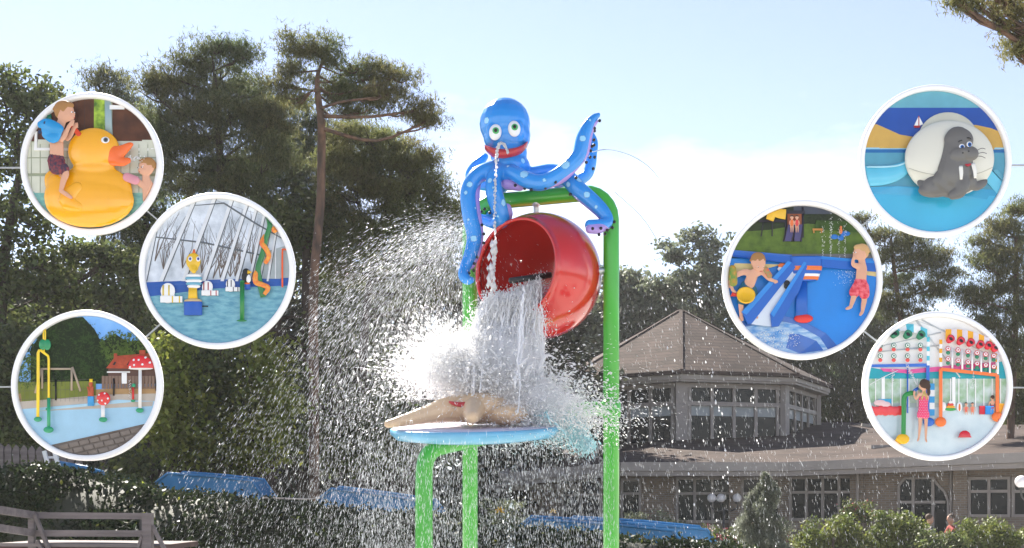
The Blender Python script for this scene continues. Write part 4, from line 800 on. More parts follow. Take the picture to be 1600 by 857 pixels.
def splash():
    O = np.array(P(772, 606, 11.05)); n = 34000
    az = rng.uniform(0, 6.283, n); elv = np.abs(rng.normal(0, .42, n)) + rng.uniform(-.12, .05, n); sp = rng.gamma(2.2, 1.05, n).clip(.1, 5.2); t = rng.uniform(.0, .34, n)
    d = np.stack([np.cos(az) * np.cos(elv), np.sin(az) * np.cos(elv), np.sin(elv)], 1); v = d * sp[:, None]; 
    C = O + rng.normal(size=(n, 3)) * np.array([.17, .15, .07]) + v * t[:, None]; C[:, 2] -= 4.9 * t * t; vv = v.copy(); vv[:, 2] -= 9.81 * t
    stuff('splash_drops', C, vv, rng.gamma(3, .009, n).clip(.008, .09), rng.gamma(2, .0024, n).clip(.002, .016), WD, 'drops thrown out all round the plate by the splash', 'splash')
    Cb, Db, Lb, Wb = [], [], [], []
    for j in range(130):
        a = math.pi + rng.normal() * .9 if rng.random() < .62 else rng.uniform(0, 6.28); e = rng.uniform(.05, 1.15); Lj = rng.uniform(.35, 1.25) * (1.0 if math.cos(a) < 0 else .75); dv = np.array([math.cos(a) * math.cos(e), math.sin(a) * math.cos(e) * .8, math.sin(e)]); k = int(rng.uniform(120, 420)); f = rng.beta(1.3, 1.5, k)[:, None]
        p = O + np.array([-.16, -.05, .04]) + dv * f * Lj + rng.normal(size=(k, 3)) * (.02 + .05 * f); p[:, 2:] -= .16 * f ** 2; Cb.append(p); Db.append(np.tile(dv, (k, 1)) + rng.normal(size=(k, 3)) * .3); Lb.append(rng.gamma(2, .012, k).clip(.006, .07)); Wb.append((rng.gamma(2, .004, k) * (1.2 - .7 * f[:, 0])).clip(.002, .02))
    stuff('splash_bursts', np.concatenate(Cb), np.concatenate(Db), np.concatenate(Lb), np.concatenate(Wb), WD, 'ragged bursts of white water shooting left and up from the plate', 'splash')
    # thick heart of the splash: ragged crown of lumps and fingers
    m = 3500; C = O + rng.normal(size=(m, 3)) * np.array([.28, .24, .16]) + np.array([-.05, 0, .14]); lobe = rng.random(m) < .45
    C[lobe] = O + np.array([-.5, -.05, .2]) + rng.normal(size=(lobe.sum(), 3)) * np.array([.3, .2, .2])
    lobe = rng.random(m) < .16; C[lobe] = O + np.array([.45, -.1, .02]) + rng.normal(size=(lobe.sum(), 3)) * np.array([.28, .2, .08])
    stuff('splash_core', C, rand_unit(m) + np.array([0, 0, .4]), rng.uniform(.02, .07, m), rng.uniform(.012, .036, m), WD, 'dense white heart of the splash over the starfish', 'splash')
    b = MB()
    for i in range(60):
        az_ = rng.uniform(0, 6.28); el = rng.uniform(.1, .95); L_ = rng.uniform(.2, .42); dv = Vector((math.cos(az_) * math.cos(el), math.sin(az_) * math.cos(el), math.sin(el)))
        a = Vector(O) + Vector((rng.normal() * .2, rng.normal() * .15, rng.uniform(0, .15))); e = a + dv * L_; mid = a + dv * L_ * .5 + Vector((0, 0, .05)) + Vector(rng.normal(size=3)) * .03
        b.tube([a, mid, e], [.03, .017, .003], 6, sub=4)
    tag(b.build('splash_fingers', WD, None, True), 'thin fingers of water shooting up and out of the splash', 'splash', kind='stuff')
    # streams running off the right side of the plate
    b = MB()
    for i in range(9):
        a = P(845 + rng.uniform(-30, 40), 650 + rng.normal() * 8, 10.9 + rng.normal() * .2); e = P(895 + rng.uniform(-60, 28), 672 + rng.normal() * 12, 10.85 + rng.normal() * .25)
        b.tube([a, a.lerp(e, .5) + Vector((0, 0, .06)), e, e + Vector((.02, 0, -.05))], [.012, .009, .007, .002], 6, sub=5)
    tag(b.build('runoff', water_mat('cyan tinted water', .5, (.62, .86, .9)), None, True), 'pale cyan water sheets running off the right side of the plate', 'water', kind='stuff')
    n = 2600; f = rng.uniform(0, 1, n); C = np.stack([np.interp(f, [0, .5, 1], [P(850, 0, 10.9).x, P(890, 0, 10.9).x, P(922, 0, 10.9).x]), np.full(n, 10.9), np.interp(f, [0, .5, 1], [P(0, 655, 10.9).z, P(0, 670, 10.9).z, P(0, 700, 10.9).z])], 1) + rng.normal(size=(n, 3)) * (.04 + .08 * (1 - f))[:, None]
    stuff('runoff_drops', C, np.stack([.6 - .3 * f, f * 0, -.3 - f], 1) + rng.normal(size=(n, 3)) * .15, rng.uniform(.01, .06, n), rng.uniform(.003, .012, n), MATS['cyan tinted water'], 'pale cyan drops running off the right side of the plate', 'water drops')
    n = 9000; C = np.array(P(850, 650, 10.9)) + rng.normal(size=(n, 3)) * np.array([.36, .25, .13]); v = rng.normal(size=(n, 3)) + np.array([1, 0, -.3])
    stuff('side_drops', C, v, rng.uniform(.01, .05, n), rng.uniform(.004, .014, n), WD, 'drops flying off the right side of the plate', 'splash')
splash()
def mist():
    m = bpy.data.materials.new('splash mist'); m.use_nodes = True; t = m.node_tree; t.nodes.clear(); o = t.nodes.new('ShaderNodeOutputMaterial'); v = t.nodes.new('ShaderNodeVolumePrincipled')
    v.inputs['Color'].default_value = (1, 1, 1, 1); v.inputs['Anisotropy'].default_value = .5
    tx = t.nodes.new('ShaderNodeTexCoord'); ln = t.nodes.new('ShaderNodeVectorMath'); ln.operation = 'LENGTH'; t.links.new(tx.outputs['Object'], ln.inputs[0])
    nz_ = t.nodes.new('ShaderNodeTexNoise'); nz_.inputs['Scale'].default_value = 6.5; nz_.inputs['Detail'].default_value = 9; nz_.inputs['Roughness'].default_value = .62; dbl = t.nodes.new('ShaderNodeMath'); dbl.operation = 'MULTIPLY'; dbl.inputs[1].default_value = 2.6; t.links.new(nz_.outputs[0], dbl.inputs[0]); t.links.new(tx.outputs['Object'], nz_.inputs['Vector'])
    mr = t.nodes.new('ShaderNodeMapRange'); mr.inputs[1].default_value = 1; mr.inputs[2].default_value = 0; mr.inputs[3].default_value = -.75; mr.inputs[4].default_value = 1.0; t.links.new(ln.outputs['Value'], mr.inputs[0])
    ad = t.nodes.new('ShaderNodeMath'); ad.operation = 'ADD'; t.links.new(mr.outputs[0], ad.inputs[0]); t.links.new(dbl.outputs[0], ad.inputs[1])
    m2 = t.nodes.new('ShaderNodeMapRange'); m2.inputs[1].default_value = 1.35; m2.inputs[2].default_value = 2.7; m2.inputs[3].default_value = 0; m2.inputs[4].default_value = 24; t.links.new(ad.outputs[0], m2.inputs[0]); t.links.new(m2.outputs[0], v.inputs['Density']); t.links.new(v.outputs[0], o.inputs['Volume'])
    b = MB(); b.ball((0, 0, 0), 1, 24, 16); ob = b.build('splash_mist', m, None, True, loc=(0, 0, 0)); ob.location = P(738, 575, 10.95); ob.scale = (1.15, .6, .66); tag(ob, 'white mist hanging in the heart of the splash', 'mist', kind='stuff')
    b = MB(); b.ball((0, 0, 0), 1, 24, 16); ob = b.build('stream_mist', m, None, True, loc=(0, 0, 0)); ob.location = P(795, 570, 10.85); ob.scale = (.62, .42, .72); tag(ob, 'fine mist round the water falling from the bucket', 'mist', kind='stuff')
    b = MB(); b.ball((0, 0, 0), 1, 24, 16); ob = b.build('plate_mist', m, None, True, loc=(0, 0, 0)); ob.location = P(830, 628, 10.8); ob.scale = (.95, .55, .42); tag(ob, 'low white mist sheeting off the right side of the plate', 'mist', kind='stuff')
mist()
def fan():
    """jets from the nozzles on the left pole: ballistic fans to the left"""
    O = np.array(P(740, 355, 11.75)); n = 46000
    az = R(180) + rng.normal(0, .75, n); sp = 4.4 * rng.beta(1.9, 1.25, n); el = rng.normal(.0, .13, n); t = rng.uniform(.03, .98, n) ** .7
    d = np.stack([np.cos(az) * np.cos(el), np.sin(az) * np.cos(el), np.sin(el)], 1); v = d * sp[:, None]; C = O + rng.normal(size=(n, 3)) * np.array([.05, .08, .09]) + v * t[:, None]; C[:, 2] -= 4.9 * t * t; vv = v.copy(); vv[:, 2] -= 9.81 * t
    px_ = CX + C[:, 0] * F / C[:, 1]; k = (px_ > 480) | (C[:, 1] > 11.6); C, vv = C[k], vv[k]; n = len(C)
    stuff('spray_fan', C, vv, rng.gamma(3, .014, n).clip(.01, .12), rng.gamma(2.2, .0007, n).clip(.0008, .0045), WT, 'fan of fine spray arching left from the pole and falling as a curtain', 'spray')
    # falling drops round the whole feature, thinning to the right
    n = 3000; px = 960 + rng.beta(1, 1.5, n) * 640; Y = rng.uniform(11.7, 17, n); py = 400 + (857 - 400) * rng.beta(1.6, 1.1, n) - 0
    py = np.maximum(py, 430 + (px - 960) * .28 * rng.uniform(0, 1, n))
    C = np.stack([(px - CX) * Y / F, Y, EYE + (HZ - py) * Y / F], 1); v = np.stack([rng.normal(.20, .05, n), rng.normal(0, .05, n), -np.ones(n)], 1)
    stuff('falling_drops', C, v, rng.uniform(.02, .075, n), rng.uniform(.0012, .003, n), WT, 'fine drops raining down in front of the building', 'spray')
    n = 9000; px = rng.uniform(560, 960, n); Y = rng.uniform(8.5, 13, n); py = 690 + 190 * rng.uniform(0, 1, n)
    C = np.stack([(px - CX) * Y / F, Y, EYE + (HZ - py) * Y / F], 1); v = np.stack([rng.normal(.0, .1, n), rng.normal(0, .1, n), -np.ones(n)], 1)
    stuff('dripping_drops', C, v, rng.uniform(.015, .06, n), rng.uniform(.001, .003, n), WT, 'drops falling from the plate between the green posts', 'spray')
fan()
def jets():
    b = []; D = []; W_ = []
    def arc(pts, Y, n, jit, w):
        q = catmull([(*P(x, y, Y),) for x, y in pts], 60)
        for i in range(n): k = rng.integers(0, len(q) - 1); p = np.array(q[k]); b.append(p + rng.normal(size=3) * jit); D.append(np.array(q[k + 1]) - p); W_.append(w * rng.uniform(.6, 1.5))
    arc([(793, 238), (788, 226), (780, 226), (776, 245), (774, 290), (773, 340), (773, 400), (770, 450)], 11.2, 380, .006, .013)
    arc([(773, 380), (769, 420), (768, 455)], 11.1, 40, .02, .035)
    for xs in (796, 800, 793): arc([(xs, 760), (xs + 1, 790), (xs - 2, 830), (xs, 870)], 10.9, 16, .014, .013)
    for i in range(9):
        x0 = rng.uniform(1030, 1180); arc([(x0 - 20, 430), (x0, 560), (x0 + 20, 700), (x0 + 45, 870)], 9 + i * .4, 14, .012, .011)
    Cs = np.array(b); o = stuff('water_jets', Cs, np.array(D), np.array(W_) * 2.2, np.array(W_), WD, 'beaded jets of water squirting from the octopus and dripping from the plate', 'water jets')
    for lb, pts in (('thin upper jet arching away right of the raised octopus arm', [(925, 238), (950, 234), (985, 243), (1015, 262), (1036, 288)]), ('thin lower jet falling away right of the green frame', [(960, 300), (985, 322), (1008, 346), (1027, 376)])):
        q = [P(x, y, 11.6) for x, y in pts]; m = MB(); m.tube(q, [.004, .0045, .0045, .004, .002][:len(q)], 6, sub=6); o = m.build('water_jet', water_mat('clear jet', .6, (.55, .6, .62)), None, True, loc=q[0]); tag(o, lb, 'water jet')
jets()
# ================================================================ round picture boards: white-rimmed display cases with small modelled scenes, mounted on two dark posts
YB = 11.4; SB = YB / F
WRIM = mat('white enamel rim', (.93, .93, .93), .45, .01, 3)
def cc(n, r, g, b, rough=.5, var=.06, **k): return mat(n, C8(r, g, b), rough, var, k.pop('scale', 6), **k)
def clip_poly(poly, c, r, n=72):
    out = list(poly)
    for i in range(n):
        a0 = 2 * math.pi * i / n; nx_, ny_ = math.cos(a0), math.sin(a0); d0 = r; inp = out; out = []
        f = lambda p: (p[0] - c[0]) * nx_ + (p[1] - c[1]) * ny_ - d0
        for j in range(len(inp)):
            p, q = inp[j], inp[(j + 1) % len(inp)]; fp, fq = f(p), f(q)
            if fp <= 0: out.append(p)
            if (fp < 0) != (fq < 0) and abs(fp - fq) > 1e-9: t = fp / (fp - fq); out.append((p[0] + (q[0] - p[0]) * t, p[1] + (q[1] - p[1]) * t))
        if not out: return []
    res = []
    for p in out:
        if not res or math.hypot(p[0] - res[-1][0], p[1] - res[-1][1]) > .05: res.append(p)
    if len(res) > 2 and math.hypot(res[0][0] - res[-1][0], res[0][1] - res[-1][1]) < .05: res.pop()
    return res
class Board:
    """coordinates inside a board: photo-pixel units x, y(down), d(towards the viewer); 1 unit = SB metres"""
    def __init__(s, lb, cx, cy, ro, ri, q=.28):
        s.c = (cx, cy); s.ri = ri; s.q = q; c = P(cx, cy, YB); s.W = c
        s.t = thing('picture_board', lb, 'picture board', c, 'round white rimmed picture boards')
        s.map = s.mapping
        m = MB(); k = SB; M3 = Matrix.Rotation(R(90), 3, 'X')
        rm = (ro + ri) / 2; hw = (ro - ri) / 2
        prof = [(ri * k, -.02), (ri * k, .035), ((ri + 1.2) * k, .045), ((ro - 1.2) * k, .045), (ro * k, .035), (ro * k, -.03), (ri * k, -.02)]
        m.lathe(c, prof, 96, M3); m.f = [f for f in m.f if len(f) == 4]; m.build('rim', WRIM, s.t, True)
        m = MB(); m.lathe(c, [(ro * .985 * k, -.03), (ro * .985 * k, -.012)], 96, M3); m.build('back_panel', WRIM, s.t)
    def mapping(s, V):
        V = V.copy(); dx = V[:, 0] - s.c[0]; dz = V[:, 2] + s.c[1]; r = np.hypot(dx, dz); lim = s.ri - .3; k = np.where(r > lim, lim / np.maximum(r, 1e-6), 1)
        yy = np.where(r > lim, V[:, 1] * .25, V[:, 1])
        return np.stack([s.W.x + dx * k * SB, s.W.y + yy * SB * s.q + .0, s.W.z + dz * k * SB], 1)
    def at(s, x, y): return Vector((s.W.x + (x - s.c[0]) * SB, s.W.y, s.W.z - (y - s.c[1]) * SB))
    def flat(s, name, m, poly, d0, d1, parent=None, clip=True):
        p = clip_poly(poly, s.c, s.ri) if clip else poly
        if len(p) < 3: return None
        mb = MB(); mb.prism([(x, -y) for x, y in p], -d1, -d0); s.on(); o = mb.build(name, m, parent if parent is not None else s.t); s.off(); return o
    def rect(s, name, m, x0, y0, x1, y1, d0, d1, parent=None): return s.flat(name, m, [(x0, y0), (x1, y0), (x1, y1), (x0, y1)], d0, d1, parent)
    def on(s):
        global XF; XF = s.map
    def off(s):
        global XF; XF = None
    def mb(s, name, m, b, parent=None, smooth=True): s.on(); o = b.build(name, m, parent if parent is not None else s.t, smooth); s.off(); return o
    def org(s, name, m, chains, blobs, parent, vox=1.0, **k): s.on(); o = organic(name, m, chains, blobs, vox, parent, **k); s.off(); return o
    def th(s, name, lb, cat, x, y, group=None): return thing(name, lb, cat, s.at(x, y), group)
def q3(x, y, d): return Vector((x, -d, -y))
def tb(pts, r, n=12, sub=0): b = MB(); b.tube([q3(*p) for p in pts], r, n, sub); return b
def bl(x, y, d, r, n=16, m=10, rot=None): b = MB(); b.ball(q3(x, y, d), r, n, m, rot); return b

WHT2 = cc('white toy plastic', 240, 240, 238, .3, .02, coat=.3); DKB = cc('black toy plastic', 20, 20, 22)
BSK = cc('child skin', 222, 168, 138, .5, .04, spec=.35); LIP = cc('child lips', 190, 80, 75); EYEW = cc('eye white', 240, 240, 240, .3); EYED = cc('dark eye', 40, 28, 25, .3)
HB = cc('dark blond child hair', 178, 128, 70, .6, .2, scale=.9); HD = cc('dark brown child hair', 70, 45, 30, .6, .2, scale=.9)
def child(B, lb, h, hr, neck, chest, pelv, arms, legs, hair, look=(1, 0, .2), vox=.9, clothes=(), w=1.0, cat='person', hairdo=(), face=True, hd=None, base=None, skin=None):
    """continuous skin body; arms: [(shoulder, elbow, wrist, fingertip)], legs: [(hip, knee, ankle, toe)]"""
    t = B.th('person', lb, cat, *(base or (legs[0][2][:2] if legs else pelv[:2]))); ch = []; u = hr; skin = skin or BSK
    ch.append([(q3(*h), u * .5), (q3(*neck), u * .42 * w), (q3(*chest), u * .62 * w), (q3(*[(a + b) / 2 for a, b in zip(chest, pelv)]), u * .66 * w), (q3(*pelv), u * .66 * w)])
    for a in arms:
        s_, e, wr, f = a; ch.append([(q3(*chest), u * .5 * w), (q3(*s_), u * .36 * w), (q3(*e), u * .27 * w), (q3(*wr), u * .19 * w)])
        wv = Vector(wr); fv = Vector(f) - wv; pal = wv + fv * .45; ch.append([(q3(*wr), u * .18), (q3(*pal), u * .2)])
        sd = Vector((-fv.y, fv.x, 0)).normalized() if fv.length else Vector((1, 0, 0))
        for k, ln in zip((-1.5, -.5, .5, 1.5), (.85, 1.0, .97, .8)):
            st = pal + sd * k * u * .085; e1 = wv + fv * ln * .8 + sd * k * u * .1 + Vector((0, 0, u * .03)); e2 = wv + fv * ln + sd * k * u * .09 - Vector((0, 0, u * .06)); ch.append([(q3(*st), u * .07), (q3(*e1), u * .06), (q3(*e2), u * .045)])
        th_ = wv + fv * .2; ch.append([(q3(*th_), u * .08), (q3(*(th_ + sd * u * .28 + fv * .25)), u * .06)])
    for lg in legs:
        hp, kn, an, to = lg; ch.append([(q3(*pelv), u * .55 * w), (q3(*hp), u * .48 * w), (q3(*kn), u * .34 * w), (q3(*[(a * .6 + b * .4) for a, b in zip(kn, an)]), u * .30 * w), (q3(*an), u * .2 * w)])
        ch.append([(q3(*an), u * .2), (q3(*[(a + b) / 2 for a, b in zip(an, to)]), u * .2), (q3(*to), u * .15)])
        tv = Vector(to)
        for k in range(5): ch.append([(q3(*(tv + Vector(((k - 2) * u * .0, (k - 2) * u * .03, (k - 2) * u * .09)))), u * .07), (q3(*(tv + (tv - Vector(an)).normalized() * u * .14 + Vector((0, 0, (k - 2) * u * .1)))), u * .05)])
    lv = Vector(look).normalized(); up = Vector((0, -1, 0)); rt = lv.cross(up).normalized()
    H = Vector(h); pt = lambda f, s_, v: H + lv * f * u + rt * s_ * u + Vector((0, -1, 0)) * v * u
    bs = [(q3(*h), (u * .86, u * .86, u * .98))]
    bs.append((q3(*pt(.45, 0, -.38)), (u * .5, u * .5, u * .46)))                      # jaw and cheeks
    bs.append((q3(*pt(.90, 0, -.12)), (u * .13, u * .13, u * .14)))                    # nose
    for s_ in (-1, 1): bs.append((q3(*pt(-.05, s_ * .86, -.08)), (u * .14, u * .12, u * .24)))   # ears
    for s_ in (-1, 1): bs.append((q3(*pt(.6, s_ * .42, -.3)), (u * .24, u * .24, u * .22)))
    B.org('body', skin, ch, bs, t, vox, smooth_it=2)
    if face:
        for s_ in (-1, 1):
            p = pt(.82, s_ * .33, .04); e = B.mb('eye', EYEW, bl(p.x, p.y, p.z, (u * .11, u * .1, u * .07), 10, 7), t); p = pt(.90, s_ * .34, .04); B.mb('pupil', EYED, bl(p.x, p.y, p.z, (u * .07, u * .06, u * .065), 8, 6), e)
        p = pt(.86, 0, -.46); B.mb('mouth', LIP, bl(p.x, p.y, p.z, (u * .16, u * .1, u * .06), 10, 6), t)
    hb = hairdo or [(pt(-.18, 0, .25), (.9, .92, .82)), (pt(.25, 0, .62), (.62, .7, .38)), (pt(-.45, 0, -.1), (.55, .8, .6))]
    bs = [(q3(*c), tuple(u * x for x in r)) for c, r in hb]; rr = np.random.default_rng(int(h[0]))
    for i in range(26): d = rr.normal(size=3); d /= np.linalg.norm(d); d[1] = -abs(d[1]) * .9; p = H - lv * u * .2 + Vector(d) * u * .86; bs.append((q3(*p), (u * .17, u * .17, u * .13)))
    B.org('hair', hair, [], bs, t, vox, smooth_it=1)
    for nm, m, chs, bls in clothes: B.org(nm, m, [[(q3(*p), r) for p, r in c_] for c_ in chs], [(q3(*c_), r) for c_, r in bls], t, vox)
    return t
def wmat(n, c, c2): return mat(n, C8(*c), .12, .1, 9, .5, c2=C8(*c2), coat=.3, stretch=(1, 1, 3))
def mural(n, c, c2, sc=6): return mat(n, C8(*c), .8, .1, sc, .3, c2=C8(*c2), detail=9)

# ---------------------------------------------------------------- A: the duck
def board_duck():
    B = Board('round picture board of a child riding a big yellow duck, uppermost on the left', 144, 257, 110.5, 102)
    TL = cc('cream wall tile', 214, 216, 196, .2, .05, coat=.3); BR = mural('brown wood cladding', (96, 58, 38), (66, 38, 26)); GR = mural('green garden backdrop', (170, 200, 70), (70, 110, 40), 14)
    wall = B.rect('backdrop', cc('tile grout', 160, 168, 140), 30, 140, 260, 310, 0, 2)
    B.rect('cladding', BR, 30, 140, 147, 221, 2, 5); B.rect('cladding', BR, 176, 140, 260, 221, 2, 5); B.rect('garden_view', GR, 147, 140, 168, 206, 2, 4)
    for i in range(8): B.rect('board_batten', cc('dark batten', 70, 42, 30), 60 + i * 12, 140, 61 + i * 12, 219, 5, 6) if i < 7 else None
    B.mb('column', cc('pale blue column', 160, 185, 190), tb([(171, 150, 9), (171, 212, 9)], 6))
    B.rect('lintel', WHT2, 172, 165, 195, 172, 5, 8)
    for y0 in (223, 248, 276):
        for i, x0 in enumerate(range(36, 262, 14)): B.flat('tile', TL, [(x0, y0), (x0 + 12.8, y0), (x0 + 12.8, y0 + (23.5 if y0 < 276 else 26)), (x0, y0 + (23.5 if y0 < 276 else 26))], 2, 4.2)
    B.rect('coping', WHT2, 54, 232, 260, 236, 2, 9); B.rect('coping', WHT2, 54, 206, 59, 236, 2, 9); B.rect('ledge', TL, 60, 219, 260, 226, 2, 7)
    B.flat('pool_water', wmat('turquoise pool water', (150, 205, 190), (100, 170, 165)), [(30, 300), (260, 300), (260, 370), (30, 370)], 2, 6)
    B.mb('green_ball', cc('green ball', 20, 110, 80, .3), bl(72, 185, 8, 10))
    Yl = mat('yellow duck gelcoat', C8(252, 178, 8), .14, .04, 2, 0, coat=.6); OR = cc('orange beak gelcoat', 246, 110, 20, .25, .05, coat=.5)
    t = B.th('duck', 'large glossy yellow duck with orange beak on the uppermost left picture board', 'duck', 143, 356)
    B.org('body', Yl, [[(q3(84, 296, 26), 10), (q3(80, 280, 26), 8), (q3(84, 272, 26), 5)]], [(q3(143, 316, 30), (70, 46, 42)), (q3(148, 300, 30), (62, 36, 40)), (q3(108, 310, 30), (36, 36, 36)), (q3(150, 239, 32), (41, 34, 36)), (q3(150, 266, 32), (33, 28, 16)), (q3(100, 290, 30), (24, 24, 20))], t, 2.0, smooth_it=8)
    B.org('wing', Yl, [[(q3(128, 300, 66), 10), (q3(112, 318, 68), 14), (q3(130, 328, 70), 8)]], [], t, 1.6, smooth_it=6)
    B.org('beak', OR, [[(q3(184, 246, 46), 14), (q3(196, 240, 50), 9), (q3(208, 232, 52), 5), (q3(211, 231, 52), 3)], [(q3(184, 250, 46), 14), (q3(196, 257, 50), 8), (q3(205, 256, 52), 5)]], [(q3(184, 248, 44), (8, 16, 16))], t, 1.2)
    for dd, xx in ((58, 171), ): e = B.mb('eye', EYEW, bl(xx, 225, dd + 5, (6.5, 3, 5)), t); B.mb('iris', cc('grey iris', 90, 100, 105), bl(xx + 1, 225, dd + 8.4, (3.6, 1.4, 3.6)), e); B.mb('pupil', EYED, bl(xx + 1, 225, dd + 9.4, (2, 1, 2)), e)
    B.org('comb', cc('red comb', 225, 70, 20), [[(q3(130, 216, 50), 4), (q3(121, 206, 52), 4), (q3(118, 203, 52), 2.5)]], [], t, 1.1)
    B.rect('water_ring', cc('teal base ring', 20, 110, 120), 108, 355.5, 180, 359, 6, 30, t)
    # rider
    child(B, 'blond toddler with blue armbands sitting astride the big yellow duck', (109, 182, 66), 16.5, (103, 199, 64), (96, 214, 64), (96, 258, 64),
          [((94, 208, 72), (106, 226, 84), (117, 206, 84), (125, 196, 82)), ((100, 208, 52), (112, 222, 56), (122, 206, 58), (128, 198, 60))],
          [((98, 262, 74), (112, 277, 84), (105, 305, 86), (121, 316, 90)), ((96, 262, 54), (104, 270, 50), (100, 285, 46), (106, 290, 46))], HB, (1, .12, .25), .85,
          [('swim_shorts', cc('dark patterned swim shorts', 38, 42, 66, .7, .3, scale=40, c2=C8(150, 60, 60)), [[((95, 256, 64), 13.5), ((97, 266, 68), 13.5)], [((97, 264, 74), 11.5), ((109, 272, 82), 9)]], [((95, 257, 62), (14, 13, 8))])])
    AB = cc('blue armband', 20, 150, 215, .25, .08, coat=.4); a = B.th('armband', 'shiny blue inflatable armband on the arm of the child on the duck', 'armband', 88, 215)
    B.org('tube', AB, [[(q3(74, 203, 84), 6), (q3(84, 203, 90), 9), (q3(100, 210, 92), 9), (q3(104, 210, 86), 6)], [(q3(82, 218, 84), 7), (q3(94, 224, 90), 9), (q3(100, 218, 90), 7)]], [(q3(90, 212, 88), (15, 9, 12))], a, 1.3, smooth_it=5)
    for x, y in ((82, 202), (73, 215)): B.mb('dark_patch', cc('navy patch', 25, 50, 90), bl(x, y, 97 if x > 80 else 90, (2.6, 1.5, 3)), a)
    child(B, 'second child squirted in the face, cut by the right rim of the duck board', (232, 264, 34), 14, (231, 280, 32), (234, 294, 32), (236, 330, 30),
          [((224, 291, 36), (216, 283, 40), (208, 279, 42), (200, 277, 42))], [], HB, (-.75, .15, .6), .9, base=(232, 320))
    a = B.th('armband', 'pink armband worn by the second child beside the duck', 'armband', 209, 282); B.org('tube', cc('pink armband', 225, 150, 160, .3, .06, coat=.3), [[(q3(203, 281, 46), 7), (q3(216, 286, 46), 7)]], [], a, 1.2)
    b = MB(); rr = np.random.default_rng(3)
    for i in range(40): f = rr.random(); b.ball(q3(206 + f * 24 + rr.normal(), 250 + f * 4 + rr.normal() * (1 + f * 3), 50 - f * 4 + rr.normal()), rr.uniform(.5, 1.3), 6, 4)
    B.on(); o = b.build('water_squirt', WD, None, True); B.off(); tag(o, 'water squirting from the duck beak onto the second child', 'water jet', kind='stuff')
board_duck()

